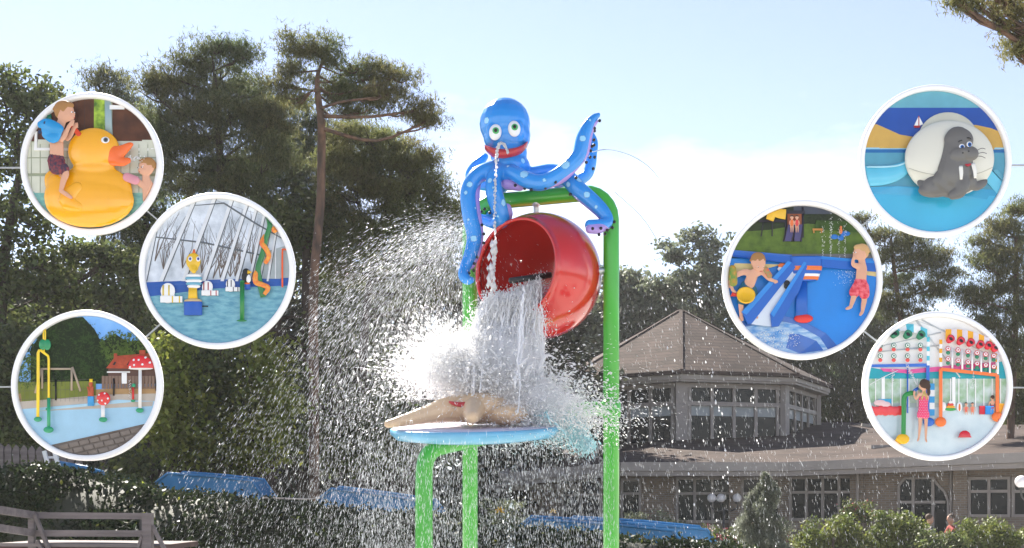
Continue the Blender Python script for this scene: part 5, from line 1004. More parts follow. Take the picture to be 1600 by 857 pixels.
# ---------------------------------------------------------------- B: the glass-roofed pool
def board_seahorse():
    B = Board('round picture board of a glass roofed pool with sea horse, middle of the left three', 340, 424, 121.5, 113, .28)
    B.rect('sky_panel', mural('misty window view', (228, 236, 246), (172, 182, 192), 5), 215, 300, 470, 450, 0, 1)
    MU = cc('white window bar', 222, 226, 230, .4); DG = cc('dark window bar', 95, 102, 108)
    for x0, x1, w_ in [(225, 252, 4), (249, 304, 6), (284, 334, 6), (316, 362, 5.6), (345, 388, 5), (368, 404, 4.4), (388, 418, 3.8), (404, 430, 3.2), (417, 440, 2.8)]:
        B.flat('mullion', MU, [(x0, 440), (x0 + w_, 440), (x1 + w_, 305), (x1, 305)], 2, 9); B.flat('mullion_shadow_gap', DG, [(x0 + w_, 440), (x0 + w_ + 1.2, 440), (x1 + w_ + 1.2, 305), (x1 + w_, 305)], 1, 5)
    for pts in ([(225, 362), (320, 380), (420, 402)], [(280, 300), (350, 318), (400, 350), (440, 372)], [(330, 300), (420, 330), (450, 350)]):
        B.mb('glazing_bar', DG, tb([(x, y, 4) for x, y in pts], 1.3, 6), smooth=False)
    TW = cc('bare tree twig', 110, 100, 95)
    b = MB(); rr = np.random.default_rng(5)
    for i in range(14):
        x, y = rr.uniform(232, 400), rr.uniform(400, 440)
        for j in range(5): b.tube([q3(x, y, 1.4), q3(x + rr.normal() * 8 + 6, y - 30, 1.4), q3(x + rr.normal() * 16 + 10, y - rr.uniform(50, 90), 1.4)], [.9, .5, .2], 4)
    B.mb('bare_trees', TW, b)
    B.flat('blue_pool_wall', cc('blue pool wall', 28, 86, 170), [(215, 442), (330, 438), (470, 434), (470, 448), (340, 455), (215, 470)], 2, 6)
    B.flat('end_window', cc('grey end glazing', 165, 175, 178), [(412, 395), (460, 380), (460, 436), (412, 436)], 2, 4)
    for x in (420, 430, 440): B.rect('mullion', MU, x, 388, x + 1.6, 436, 4, 6)
    B.flat('pool_water', wmat('clear blue pool water', (120, 180, 195), (80, 145, 170)), [(215, 466), (330, 452), (470, 446), (470, 550), (215, 550)], 4, 9)
    t = B.th('sea_horse_spout', 'yellow sea horse figure with striped body on a blue drum in the pool', 'sea horse figure', 303, 494)
    SY = cc('sea horse yellow', 235, 190, 30, .3, .06, coat=.3)
    B.mb('base_drum', cc('blue drum', 25, 90, 185, .3), (lambda b: (b.lathe(q3(303.5, 494, 22), [(14, 0), (14.3, 1), (14.3, 20), (14, 21)], 20), b)[1])(MB()), t)
    B.mb('disc', cc('tan disc', 205, 180, 130), (lambda b: (b.lathe(q3(303.5, 473, 22), [(13.5, 0), (14, 2), (9, 4.5), (7, 5)], 20), b)[1])(MB()), t)
    B.mb('tail', SY, tb([(303, 470, 22), (303, 450, 22)], [7.5, 6.5], 16), t)
    for i in range(5): B.mb('body_ring', (WHT2, cc('pale blue stripe', 110, 175, 200))[i % 2], (lambda b: (b.ball(q3(304.5, 449 - i * 4.2, 22), ((10.5, 12.6, 13.5, 13.5, 12)[i], 10, 3.4), 18, 10), b)[1])(MB()), t)
    B.org('head', SY, [[(q3(304, 420, 28), 7), (q3(306, 426, 38), 4)]], [(q3(304, 410, 24), (11.5, 10, 13)), (q3(305, 420, 24), (7, 8, 7))], t, 1.0)
    B.mb('crest', cc('orange crest', 235, 110, 30), tb([(305, 400, 24), (305, 391.5, 24)], [3.4, 1.2], 10), t)
    for x in (300, 312.5): e = B.mb('eye', EYEW, bl(x, 407, 33, (3.4, 2, 4)), t); B.mb('pupil', cc('blue pupil', 30, 60, 150), bl(x, 407, 35, (1.8, 1, 2.2)), e)
    B.mb('side_pipe', DKB, tb([(317, 480, 22), (327, 480, 22)], 1.0, 8), t)
    for k, (x, y, s, c_) in enumerate([(251.5, 474, 1, (225, 195, 40)), (316, 463, .76, (175, 50, 60)), (353.5, 456.5, .64, (60, 60, 70))]):
        n = 'white pool seat with %s stripes beside the glass wall' % ('yellow', 'dark red', 'dark grey')[k]; t = B.th('pool_seat', n, 'seat', x + 15 * s, y, 'striped pool seats')
        B.org('seat_back', WHT2, [], [(q3(x + 12 * s, y - 18 * s, 14), (11.5 * s, 4, 13 * s)), (q3(x + 12 * s, y - 8 * s, 14), (11.5 * s, 4, 9 * s))], t, 1.0)
        B.mb('seat_block', WHT2, (lambda b: b.box(q3(x + 18 * s, y - 4.8 * s, 19), (34 * s, 10, 9.5 * s)))(MB()), t, False)
        for dx in (5, 14): B.mb('stripe', cc('seat stripe %d' % k, *c_), tb([(x + dx * s, y - 27 * s, 18), (x + dx * s, y - 11 * s, 18.6)], 1.2 * s, 6), t)
        for dx in (20, 31): B.mb('stripe', cc('seat stripe %d' % k, *c_), (lambda b: b.box(q3(x + dx * s, y - 4.8 * s, 19.2), (2 * s, 11, 10 * s)))(MB()), t, False)
    t = B.th('spray_post', 'short green water post rising from the indoor pool', 'water post', 380.5, 504); GP = cc('green pipe', 30, 130, 60, .3, .05, coat=.3)
    B.mb('pipe', GP, tb([(380.7, 504, 34), (380.7, 443, 34)], 3.5, 14), t); B.mb('cap', GP, bl(380.7, 442, 34, (3.6, 3.6, 2)), t); B.mb('foot', GP, bl(380, 503, 34, (8, 7, 1.6)), t)
    t = B.th('penguin_figure', 'black penguin figure with yellow beak on a blue drum in the pool', 'penguin figure', 387, 452)
    B.mb('drum', cc('blue drum', 25, 90, 185), (lambda b: (b.lathe(q3(388, 454, 20), [(4.5, 0), (4.5, 8), (5.5, 9)], 14), b)[1])(MB()), t); B.org('body', DKB, [], [(q3(386, 434, 22), (7.2, 6, 9.5)), (q3(386, 426, 24), (5.5, 5, 5))], t, .8)
    B.mb('belly', WHT2, bl(390, 437, 25, (4, 4, 6.5)), t); B.mb('beak', cc('yellow beak', 240, 190, 20), tb([(389, 427, 27), (395, 427.5, 28)], [3, .8], 10), t); B.mb('feet', cc('orange crest', 235, 110, 30), bl(388, 444.5, 24, (4.5, 4, 1.4)), t)
    t = B.th('snake_pole', 'green vine pole with an orange snake wound round it in the pool', 'snake pole', 408, 466)
    B.mb('vine', cc('snake pole green', 45, 125, 60, .3, .1, coat=.3), tb([(413, 466, 26), (407, 440, 26), (405, 420, 26), (412, 398, 26), (417, 375, 26), (423, 355, 26), (419, 338, 26)], [4.6, 4.6, 4.4, 4.4, 4, 4, 3.4], 12, 5), t)
    pts = [(415, 462, 32), (421, 452, 33), (412, 447, 33), (402, 443, 32), (401, 432, 30), (404, 424, 22)]; B.mb('snake', cc('orange snake', 230, 110, 50, .3, .25, scale=30, c2=C8(235, 170, 60)), tb(pts, [3, 3.8, 4, 4.2, 4, 3.4], 12, 6), t)
    pts = [(416, 412, 22), (422, 402, 30), (417, 390, 32), (411, 382, 30), (415, 370, 22)]; B.mb('snake', MATS['orange snake'], tb(pts, [3.4, 3.8, 4, 3.8, 3], 12, 6), t); B.mb('snake_head', MATS['orange snake'], bl(431, 361, 30, (5, 5, 5.5)), t)
    t = B.th('orange_pipe', 'thin orange shower pipe at the far end of the indoor pool', 'pipe', 443, 450); B.mb('pipe', cc('orange pipe', 235, 95, 30, .3), tb([(442, 450, 14), (442, 396, 14), (444, 391, 14), (452, 391, 14)], 1.4, 10, 3), t)
board_seahorse()

# ---------------------------------------------------------------- C: outdoor splash pad
def board_pad():
    B = Board('round picture board of an outdoor splash pad with toadstools, lowest of the left three', 137, 603, 117.5, 109, .26)
    B.rect('sky_panel', mural('blue sky panel', (105, 165, 235), (140, 190, 240), 3), 20, 485, 260, 640, 0, 1)
    TF = cc('mural tree green', 50, 75, 30, .8, .2); TF2 = cc('mural tree light green', 85, 110, 45, .8, .2); rr = np.random.default_rng(8)
    for k, (cx_, cy_, rx, ry, m_) in enumerate([(105, 530, 52, 38, TF), (60, 540, 36, 34, TF), (140, 560, 30, 40, TF), (45, 580, 30, 26, TF2), (180, 545, 24, 28, TF2), (212, 545, 24, 26, TF2), (100, 585, 60, 20, TF)]):
        b = MB(); g = []
        for i in range(420):
            a = rr.uniform(0, 6.28); r_ = math.sqrt(rr.uniform(0, 1)); c0 = q3(cx_ + math.cos(a) * rx * r_, cy_ + math.sin(a) * ry * r_, 2 + rr.uniform(0, 5) * (1.2 - r_)); v = [Vector(rr.normal(size=3)) * 2.3 for _ in range(3)]
            b.add([c0 + x for x in v], [(0, 1, 2)])
        if k == 0: B.flat('tree_mass', cc('mural dark wood', 32, 48, 24, .9, .2), [(48, 600), (48, 545), (70, 515), (100, 496), (130, 496), (148, 515), (158, 535), (180, 522), (200, 535), (225, 530), (250, 560), (250, 600)], 1, 2)
        t = B.mb('tree_crown', m_, b, None, False)
    B.flat('lawn', cc('dry lawn', 130, 140, 60, .9, .15), [(20, 598), (150, 596), (150, 625), (20, 628)], 2, 7); B.flat('bare_ground', cc('tan earth', 185, 150, 105, .9, .1), [(20, 616), (260, 603), (260, 625), (20, 640)], 2, 7.5)
    B.flat('pale_kerb', cc('pale paving', 195, 185, 172, .9, .08), [(20, 629), (170, 617), (260, 615), (260, 645), (20, 645)], 2, 9)
    B.flat('splash_floor', cc('light blue splash floor', 165, 208, 232, .35, .04), [(20, 641), (150, 630), (185, 625), (260, 628), (260, 660), (75, 698), (20, 660)], 2, 10)
    pave = B.flat('wet_paving', cc('wet grey paving', 110, 98, 90, .3, .15), [(75, 697), (170, 676), (260, 655), (260, 730), (60, 730)], 2, 10.4)
    PV = cc('paving stone', 128, 116, 106, .35, .12)
    for i in range(9):
        for j in range(4): x = 92 + i * 16 + j * 7; y = 697 - i * 3.6 + j * 8; B.flat('paving_stone', PV, [(x, y), (x + 14.5, y - 3.3), (x + 17, y + 3), (x + 2.5, y + 6.4)], 10.2, 11)
    # barn
    t = B.th('barn', 'red roofed brick house behind the splash pad picture', 'house', 205, 600); RT = mural('red roof tiles', (190, 85, 55), (150, 62, 42), 12)
    B.flat('roof', RT, [(167, 576), (182, 557), (236, 552), (250, 570), (250, 577)], 8, 12, t); B.rect('wall', cc('dark barn wall', 90, 60, 48), 170, 576, 250, 598, 6, 9, t)
    B.rect('eave_band', WHT2, 168, 581, 204, 583, 9, 10, t); B.rect('chimney', RT, 179, 553, 184, 560, 9, 13, t); B.rect('chimney', RT, 219, 548, 228, 556, 9, 13, t)
    for x in (177, 199): B.flat('skylight', DKB, [(x, 571), (x + 3, 566), (x + 6, 566), (x + 3.5, 571)], 12, 12.7, t)
    B.rect('white_door', WHT2, 191, 582, 199, 600, 9, 10, t)
    t = B.th('mural_fence', 'low wooden fence and wire mesh round the splash pad picture', 'fence', 160, 610)
    for i in range(17): B.rect('paling', cc('brown paling', 130, 105, 88), 160 + i * 5.2, 588, 164.4 + i * 5.2, 608, 8, 9.6, t)
    for i in range(18): B.mb('wire', cc('wire', 100, 95, 85), tb([(26 + i * 7, 597, 11), (26 + i * 7, 628, 11)], .25, 4), t, False)
    for y in (597, 612, 626): B.mb('wire', MATS['wire'], tb([(24, y, 11), (148, y - 4, 11)], .35, 4), t, False)
    for x, y0, y1 in ((88.6, 594, 626), (179, 592, 619), (245.5, 590, 612)): B.mb('fence_post', DKB, tb([(x, y1, 14), (x, y0, 14)], 1.4, 8), t)
    t = B.th('swing_frame', 'wooden swing frame behind the splash pad picture', 'swing', 95, 612); WD_ = cc('pale timber', 178, 160, 138)
    B.mb('beam', WD_, tb([(65, 577, 10), (114, 577, 10)], 1.6, 8), t)
    for a, b_ in (((114, 574), (127, 612)), ((113, 576), (113, 611)), ((66, 576), (56, 615)), ((67, 576), (67, 608))): B.mb('leg', WD_, tb([(*a, 10), (*b_, 10)], 1.7, 8), t)
    for x in (84, 96): B.mb('rope', DKB, tb([(x, 577, 10), (x + 2, 604, 10)], .35, 5), t)
    FG = cc('green dome foot', 30, 160, 110, .3, .04, coat=.3); YP = cc('yellow pipe', 245, 210, 20, .3, .04, coat=.3)
    def foot(t, x, y, r, d): B.mb('foot', FG, (lambda b: (b.ball(q3(x, y, d), (r, r, r * .62), 18, 10), b)[1])(MB()), t)
    t = B.th('spray_arch', 'tall yellow spray arch with a green ball on the splash pad', 'spray arch', 63, 655)
    B.mb('pipe', YP, tb([(62.5, 655, 30), (63, 600, 30), (63, 553, 30), (64.5, 549, 30), (67, 549, 28), (77, 557, 18), (78, 562, 17), (78, 600, 17), (78, 640, 17)], [2.5, 2.5, 2.4, 2.2, 2, 1.9, 1.9, 1.8, 1.8], 12), t); foot(t, 62.5, 656, 6.4, 30); foot(t, 77, 640, 4, 17)
    B.mb('pipe', YP, tb([(71.5, 552, 24), (70.5, 522, 24), (72, 514, 24), (73.5, 520, 24), (73, 540, 24)], 1.2, 8, 3), t)
    for x in (69.5, 76.5): B.mb('ball_half', cc('green ball paint', 20, 140, 85, .25, .05, coat=.4), bl(x, 540, 25, (6, 7, 8.6), 16, 10), t)
    t = B.th('green_post', 'thick green post with dome foot at the front of the splash pad', 'post', 80, 672); B.mb('pipe', FG, tb([(80.3, 672, 38), (80.3, 623, 38)], 2.7, 12), t); foot(t, 80, 672.5, 8, 38)
    RDM = mat('red toadstool gelcoat', C8(225, 40, 35), .25, .03, 2, 0, coat=.5, attr='paint')
    def dots(c, ds, rr_):
        def f(V, Nn):
            cl = np.zeros((len(V), 4))
            for x, y in ds:
                p = np.array([x, 0, -y]); d = np.hypot(V[:, 0] - x, V[:, 2] + y); k = (d < rr_) & (Nn[:, 1] < .25); cl[k] = (.88, .88, .86, 1)
            return cl
        return f
    t = B.th('toadstool_ball', 'red ball with white dots on a short white post', 'toadstool', 164, 657)
    B.mb('stem', WHT2, tb([(163.8, 656, 30), (163.8, 632, 30)], 3, 14), t); foot(t, 164, 656.5, 6.6, 30); B.org('cap', RDM, [], [(q3(164.5, 624, 30), (10.8, 10.8, 10.8))], t, .7, paint=dots(0, [(158, 618), (167, 616), (172, 624), (163, 627), (156, 627), (168, 632)], 1.5))
    t = B.th('toadstool', 'big red toadstool shower with white dots on a tall white post', 'toadstool', 221, 641)
    B.mb('stem', WHT2, tb([(220.8, 641, 24), (221, 577, 24)], 2.6, 14), t); foot(t, 220.5, 642, 6.2, 24); B.mb('underside', WHT2, bl(222, 577, 24, (19.5, 18, 2.2)), t)
    def cut(V): V = V.copy(); V[:, 2] = np.maximum(V[:, 2], -576.5); return V
    B.org('cap', RDM, [], [(q3(222, 574, 24), (20, 18, 17.5))], t, .8, paint=dots(0, [(213, 572), (226, 571), (237, 568), (220, 564), (230, 560), (212, 564), (206, 575)], 1.8), disp=cut)
    t = B.th('kangaroo_figure', 'orange brown animal figure with crown on a blue drum beside the splash pad', 'animal figure', 143, 634)
    B.mb('drum', cc('bright blue drum', 60, 160, 225), (lambda b: (b.lathe(q3(143.5, 635, 16), [(5, 0), (5.2, 13), (4.6, 15)], 14), b)[1])(MB()), t); OB = cc('orange brown paint', 190, 85, 45, .4, .15)
    B.org('body', OB, [[(q3(139, 606, 20), 1.6), (q3(141, 611, 22), 1.4)], [(q3(147, 606, 20), 1.6), (q3(146, 612, 22), 1.4)]], [(q3(143.5, 612, 16), (5, 4, 7.5)), (q3(143.5, 601, 17), (3.4, 3.4, 4)), (q3(141, 618, 17), (2.6, 3, 3)), (q3(146, 618, 17), (2.6, 3, 3)), (q3(144.5, 602.5, 20), (2, 2, 1.7))], t, .6); B.mb('crown', YP, tb([(143.8, 598, 17), (143.8, 593, 17)], [2.4, 3], 8), t)
    t = B.th('small_spray_post', 'small red and green spray post at the far edge of the splash pad', 'water post', 209.5, 627); B.mb('pipe', cc('red pipe', 215, 50, 45), tb([(209.5, 627, 18), (209.5, 606, 18)], 1.8, 10), t); B.mb('ball', FG, bl(210.5, 603, 18, 3.1), t); foot(t, 209.5, 627, 3.6, 18)
    b = MB(); 
    for i in range(60): b.ball(q3(205 + rr.normal() * 1.3, rr.uniform(594, 628), 18 + rr.normal()), rr.uniform(.3, .7), 5, 4)
    B.on(); o = b.build('spray', WD, None, True); B.off(); tag(o, 'little water spray beside the small red spray post', 'water jet', kind='stuff')
board_pad()

# ---------------------------------------------------------------- D: walrus ball
def board_walrus():
    B = Board('round picture board of a grey walrus on a white ball, uppermost on the right', 1460, 253, 118.5, 110.5, .26)
    B.rect('upper_wall', cc('teal upper wall', 100, 170, 190), 1340, 130, 1580, 172, 0, 2); B.rect('sea_mural', cc('deep blue mural', 15, 75, 165, .4), 1340, 168.5, 1580, 240, 0, 2.5)
    SD = cc('sand mural', 205, 165, 80, .5)
    B.flat('dune', SD, [(1340, 190), (1370, 195), (1388, 203), (1406, 211), (1424, 214), (1440, 218), (1440, 232), (1340, 232)], 2, 4); B.flat('dune', SD, [(1505, 196), (1525, 196), (1548, 201), (1580, 212), (1580, 234), (1505, 234)], 2, 4)
    B.rect('pool_edge_tiles', cc('pale edge tiles', 150, 205, 225), 1340, 231, 1580, 233.5, 2, 7); B.rect('dark_edge', cc('blue edge', 20, 105, 170), 1340, 233.5, 1580, 239, 2, 5)
    W1 = cc('aqua slide', 95, 195, 225, .25, .05, coat=.5); W2 = cc('deeper aqua slide', 45, 160, 205, .25, .05, coat=.5); W3 = cc('teal pool wall', 85, 160, 185, .3)
    B.rect('pool_wall', W3, 1340, 239, 1580, 300, 2, 4); B.flat('slide_front', W2, [(1340, 294), (1400, 292), (1580, 298), (1580, 315), (1340, 304)], 2, 10); B.flat('slide_apron', cc('bright aqua apron', 60, 180, 220, .2, .06, coat=.6, scale=2), [(1340, 303), (1580, 307), (1580, 380), (1340, 380)], 2, 12)
    B.org('slide_curve', W1, [[(q3(1340, 276, 8), 16), (q3(1370, 276, 10), 16), (q3(1395, 272, 10), 14), (q3(1415, 262, 10), 10)]], [], B.t, 1.6)
    B.mb('slide_lip', cc('pale lip', 170, 225, 240), tb([(1350, 263, 26), (1380, 263, 26), (1400, 261, 24), (1414, 256, 22)], 1.4, 8, 4))
    B.flat('slide_lane', W1, [(1536, 280), (1548, 268), (1580, 300), (1580, 312), (1560, 306)], 4, 14); B.flat('slide_lane', W3, [(1550, 268), (1556, 266), (1580, 286), (1580, 296)], 4, 16)
    t = B.th('sailing_boat', 'tiny sailing boat with white sails and red hull on the blue mural', 'sailing boat', 1433, 200)
    B.flat('sail', WHT2, [(1434.5, 183), (1434.5, 197), (1428, 197)], 2.5, 4.5, t); B.flat('sail', WHT2, [(1436, 183), (1436, 197), (1442, 195)], 2.5, 4.5, t); B.rect('mast', cc('red hull', 170, 35, 40), 1434.5, 182, 1436, 198, 2.5, 5, t); B.flat('hull', MATS['red hull'], [(1427, 197), (1438, 197), (1436, 200.5), (1428.5, 200.5)], 2.5, 5.5, t)
    CR = mat('cream white ball gelcoat', C8(222, 220, 205), .28, .03, 1.5, 0, coat=.4)
    t = B.th('walrus_ball', 'large cream white ball the grey walrus is moulded on', 'ball', 1480, 310)
    B.mb('ball', CR, bl(1480, 251, 34, (69.5, 50, 59), 48, 28), t); B.mb('back_disc', cc('pale disc', 200, 200, 185, .4), bl(1480, 220, 14, (47, 8, 43), 40, 20), t)
    B.mb('ball_seam', cc('seam grey', 170, 168, 155), tb([(1415, 268, 58), (1440, 277, 74), (1480, 282, 81), (1520, 277, 74), (1545, 266, 58)], .35, 5, 5), t)
    GY = mat('walrus grey gelcoat', C8(106, 103, 97), .3, .06, 3, .04, coat=.3)
    w_ = B.th('walrus', 'grey walrus figure with white tusks sitting up against the white ball', 'walrus', 1482, 316)
    B.org('body', GY, [[(q3(1488, 226, 84), 21), (q3(1487, 250, 86), 24), (q3(1483, 278, 84), 28), (q3(1476, 294, 80), 22)], [(q3(1478, 290, 84), 19), (q3(1455, 300, 72), 15), (q3(1440, 296, 62), 10), (q3(1432, 290, 56), 5)],
                       [(q3(1490, 280, 92), 14), (q3(1492, 296, 98), 13), (q3(1488, 308, 100), 10), (q3(1478, 313, 100), 7)], [(q3(1500, 285, 84), 12), (q3(1515, 297, 80), 8), (q3(1528, 292, 74), 6), (q3(1533, 288, 70), 3)]],
                      [(q3(1489, 227, 86), (23, 20, 20)), (q3(1487, 251, 104), (14.5, 12, 11.5)), (q3(1505, 249, 104), (13, 12, 11.5)), (q3(1495, 246, 110), (8, 8, 6)), (q3(1450, 303, 66), (22, 16, 11)), (q3(1483, 288, 84), (34, 20, 24)), (q3(1458, 296, 70), (24, 16, 16))], w_, 1.5, smooth_it=5)
    for x, y, r_ in ((1491.5, 239, 4.6), (1503, 235, 4.4)): e = B.mb('eye', EYEW, bl(x, y, 107, (r_, 3, r_)), w_); B.mb('iris', cc('bright blue iris', 20, 110, 195, .25), bl(x + .4, y + .5, 109.4, (3.1, 1.6, 3.4)), e); B.mb('pupil', EYED, bl(x + .5, y + .8, 110.8, (1.7, 1, 2)), e)
    for p in ([(1486, 231.5, 107), (1489, 229.5, 108), (1492, 229, 108)], [(1499.5, 225, 107), (1503, 225, 107), (1506, 227, 105)]): B.mb('eyebrow', DKB, tb(p, .8, 6, 3), w_)
    for p in ((1492, 249, 117), (1501, 246.5, 117)): B.mb('nostril', DKB, bl(*p, (1.4, 1.2, 1.1)), w_)
    IV = cc('ivory white tusk', 240, 238, 228, .25, .03, coat=.4); B.mb('tusk', IV, tb([(1489.5, 269, 110), (1490, 280, 113), (1489.5, 289.5, 114)], [3.2, 3, 2], 12, 3), w_); B.mb('tusk', IV, tb([(1508.5, 265, 108), (1511, 276, 112), (1511.5, 287.5, 112)], [3.2, 3, 2], 12, 3), w_)
    B.org('mouth', cc('red walrus lips', 180, 35, 50, .3), [[(q3(1496.5, 266.5, 112), 1), (q3(1500.5, 267.5, 114), 2.2), (q3(1505, 265.5, 112), 1)]], [], w_, .6)
    for p in ([(1515, 244, 106), (1522, 241, 106), (1528, 242, 104)], [(1516, 249, 106), (1524, 247.5, 106), (1530, 249, 104)], [(1515, 253, 106), (1522, 253.5, 106), (1528, 256, 104)], [(1474, 257, 100), (1470, 261, 100), (1467.5, 265, 98)], [(1477, 261, 100), (1472, 265, 100), (1468, 271, 98)], [(1480, 266, 100), (1475, 270, 100), (1472, 275, 98)]): B.mb('whisker', DKB, tb(p, .45, 5, 3), w_)
board_walrus()

# ---------------------------------------------------------------- E: water channels
def board_channels():
    B = Board('round picture board of two boys at blue water channels, left of the right hand group', 1253, 438, 124.5, 116, .22)
    BL = mat('bright blue splash floor', C8(12, 132, 222), .35, .05, 3, .05); CH = mat('blue channel plastic', C8(8, 95, 190), .35, .06, 3, 0, coat=.1); GS = mural('mown lawn', (95, 120, 45), (70, 92, 35), 10)
    B.rect('hedge_backdrop', mural('dark hedge mural', (45, 58, 32), (25, 35, 22), 10), 1125, 310, 1380, 370, 0, 1.5); B.rect('dark_roof', cc('slate roof', 62, 68, 82), 1240, 318, 1300, 335, 1.5, 3)
    B.flat('lawn', GS, [(1125, 364), (1200, 360), (1262, 350), (1380, 358), (1380, 410), (1125, 410)], 2, 5); B.flat('clipped_hedge', cc('hedge green', 62, 88, 38, .9, .2, bump=.4), [(1275, 345), (1345, 346), (1345, 364), (1272, 358)], 4, 9)
    B.rect('path', cc('grey path', 110, 108, 110), 1125, 397, 1380, 404, 4, 8); B.flat('splash_floor', BL, [(1125, 402), (1380, 404), (1380, 580), (1125, 580)], 4, 8); B.flat('sand_patch', cc('sand patch', 228, 205, 140), [(1148, 412), (1222, 414), (1160, 430), (1140, 424)], 7.8, 8.8); B.flat('sand_patch', MATS['sand patch'], [(1340, 424), (1380, 424), (1380, 434), (1350, 430)], 7.8, 8.8)
    B.flat('basin', cc('basin blue', 20, 95, 185, .2, .1, coat=.5), [(1150, 505), (1220, 494), (1250, 500), (1290, 522), (1312, 545), (1300, 570), (1150, 570)], 8, 14)
    B.flat('basin_water', wmat('foaming basin water', (70, 140, 205), (190, 215, 235)), [(1160, 512), (1215, 502), (1245, 508), (1280, 528), (1296, 550), (1180, 570), (1150, 550)], 13.5, 15)
    # channels
    t = B.th('water_channel', 'blue horizontal water channel with a round tub in the middle', 'water channel', 1253, 480)
    B.flat('trough_side', CH, [(1144, 393), (1236, 402), (1236, 413), (1228, 413), (1144, 403)], 24, 30, t); B.flat('trough_side', MATS['basin blue'], [(1144, 391), (1236, 400), (1236, 402), (1144, 393.5)], 14, 30, t)
    B.flat('trough_side', CH, [(1280, 405), (1378, 413), (1378, 426), (1282, 420)], 30, 42, t); B.flat('trough_rim', cc('lighter blue rim', 30, 135, 220, .3, coat=.1), [(1272, 402), (1378, 409), (1378, 413), (1280, 407)], 26, 43, t)
    tub = MB(); tub.lathe(q3(1258, 441, 30), [(13, 0), (19, 6), (23, 14), (24.5, 24), (24.5, 36), (26, 38), (23, 38), (22, 30)], 30)
    B.mb('tub', CH, tub, t)
    for y0, y1, m_ in ((418, 426, cc('orange stripe', 235, 120, 50)), (426, 434, WHT2), (434, 439, MATS['orange stripe'])):
        b = MB(); f = lambda y: 25 if y < 420 else 25 - (y - 418) * .34; b.lathe(q3(1258, y1, 30), [(f(y1) + .6, 0), (f(y0) + .6, y1 - y0)], 30); b.f = [q for q in b.f if len(q) == 4]; B.mb('stripe', m_, b, t)
    B.mb('tub_water', MATS['foaming basin water'], bl(1256, 406, 30, (22, 20, 3)), t)
    B.mb('column', CH, tb([(1251, 500, 26), (1251, 440, 26)], 9, 20), t); B.mb('red_foot', cc('red foot', 225, 50, 40, .3), bl(1254, 499, 26, (15, 14, 7)), t)
    s_ = B.th('water_chute', 'sloping blue chute with white bed running down to the basin', 'water chute', 1190, 510)
    B.flat('chute_bed', cc('white chute bed', 215, 225, 235, .25, .05), [(1238, 421), (1246, 421), (1204, 512), (1170, 508)], 34, 38, s_)
    B.flat('chute_wall', CH, [(1228, 412), (1236, 413), (1240, 421), (1172, 508), (1166, 508), (1157, 490)], 34, 52, s_); B.flat('chute_rim', MATS['lighter blue rim'], [(1228, 411), (1234, 413), (1164, 494), (1156, 490)], 50, 54, s_)
    B.flat('chute_wall', CH, [(1255, 412), (1258, 420), (1246, 456), (1214, 512), (1203, 513), (1201, 493)], 34, 56, s_); B.flat('chute_rim', MATS['lighter blue rim'], [(1253, 412), (1257, 414), (1206, 498), (1201, 492)], 54, 58, s_)
    B.org('toy_car', DKB, [], [(q3(1227, 445, 46), (5, 4, 5)), (q3(1226, 450, 48), (4, 4, 4))], s_, .8)
    for x, y, c_ in ((1219, 417, (240, 120, 50)), (1218, 422, (240, 240, 240))):
        B.mb('stripe', cc('tub stripe %d' % x, *c_), bl(x + 2, y, 30, (7, 6, 4)), s_)
    # play tower
    p = B.th('play_tower', 'dark play tower with purple double slide and yellow tube on the lawn', 'play tower', 1237, 380); PU = cc('purple slide', 72, 66, 110, .35); DW = cc('dark tower post', 38, 34, 48)
    for x in (1227, 1254): B.mb('post', DW, tb([(x, 372, 8), (x, 325, 8)], 1.4, 8), p)
    for x in (1189, 1206): B.mb('post', DW, tb([(x, 370, 7), (x, 330, 7)], 1, 8), p)
    B.rect('tower_wall', cc('orange brown panel', 150, 80, 45), 1230, 334, 1252, 356, 5, 8, p); B.rect('tower_roof', DW, 1224, 330, 1257, 335, 6, 12, p); B.flat('platform', DW, [(1185, 344), (1226, 344), (1226, 348), (1185, 348)], 5, 9, p)
    for x in (1231, 1243): B.flat('slide_lane', PU, [(x, 352), (x + 11, 352), (x + 9, 378), (x - 6, 378)], 9, 16, p)
    for a, b_ in (((1229, 352), (1223, 379)), ((1242.5, 352), (1236, 379)), ((1254, 352), (1250, 379))): B.mb('slide_rail', DW, tb([(*a, 17), (*b_, 18)], 1, 6), p)
    B.mb('tube_slide', cc('yellow tube', 240, 190, 50, .3), tb([(1227, 336, 12), (1218, 335, 12), (1208, 332, 12), (1202, 345, 12)], [8, 7.5, 7.5, 6], 16, 4), p)
    for lb, x, c_ in (('tiny seated child on the left lane of the purple slide', 1236, (235, 120, 60)), ('tiny child in red on the right lane of the purple slide', 1244, (225, 70, 70))):
        child(B, lb, (x, 341, 22), 3.2, (x, 344, 21), (x, 347, 21), (x, 354, 20), [((x - 2.5, 347, 21), (x - 3.5, 351, 22), (x - 2, 354, 24), (x - 1, 356, 25)), ((x + 2.5, 347, 21), (x + 3.5, 351, 22), (x + 2, 354, 24), (x + 1, 356, 25))],
              [((x - 1.5, 355, 21), (x - 1.5, 359, 27), (x - 1.5, 364, 26), (x - 1.5, 365, 29)), ((x + 1.5, 355, 21), (x + 1.5, 359, 27), (x + 1.5, 364, 26), (x + 1.5, 365, 29))], HD, (0, .1, 1), .5, [('swimsuit', cc('suit %d' % x, *c_), [[((x, 347, 21), 2.6), ((x, 354, 21), 2.6)]], [])], base=(x, 356))
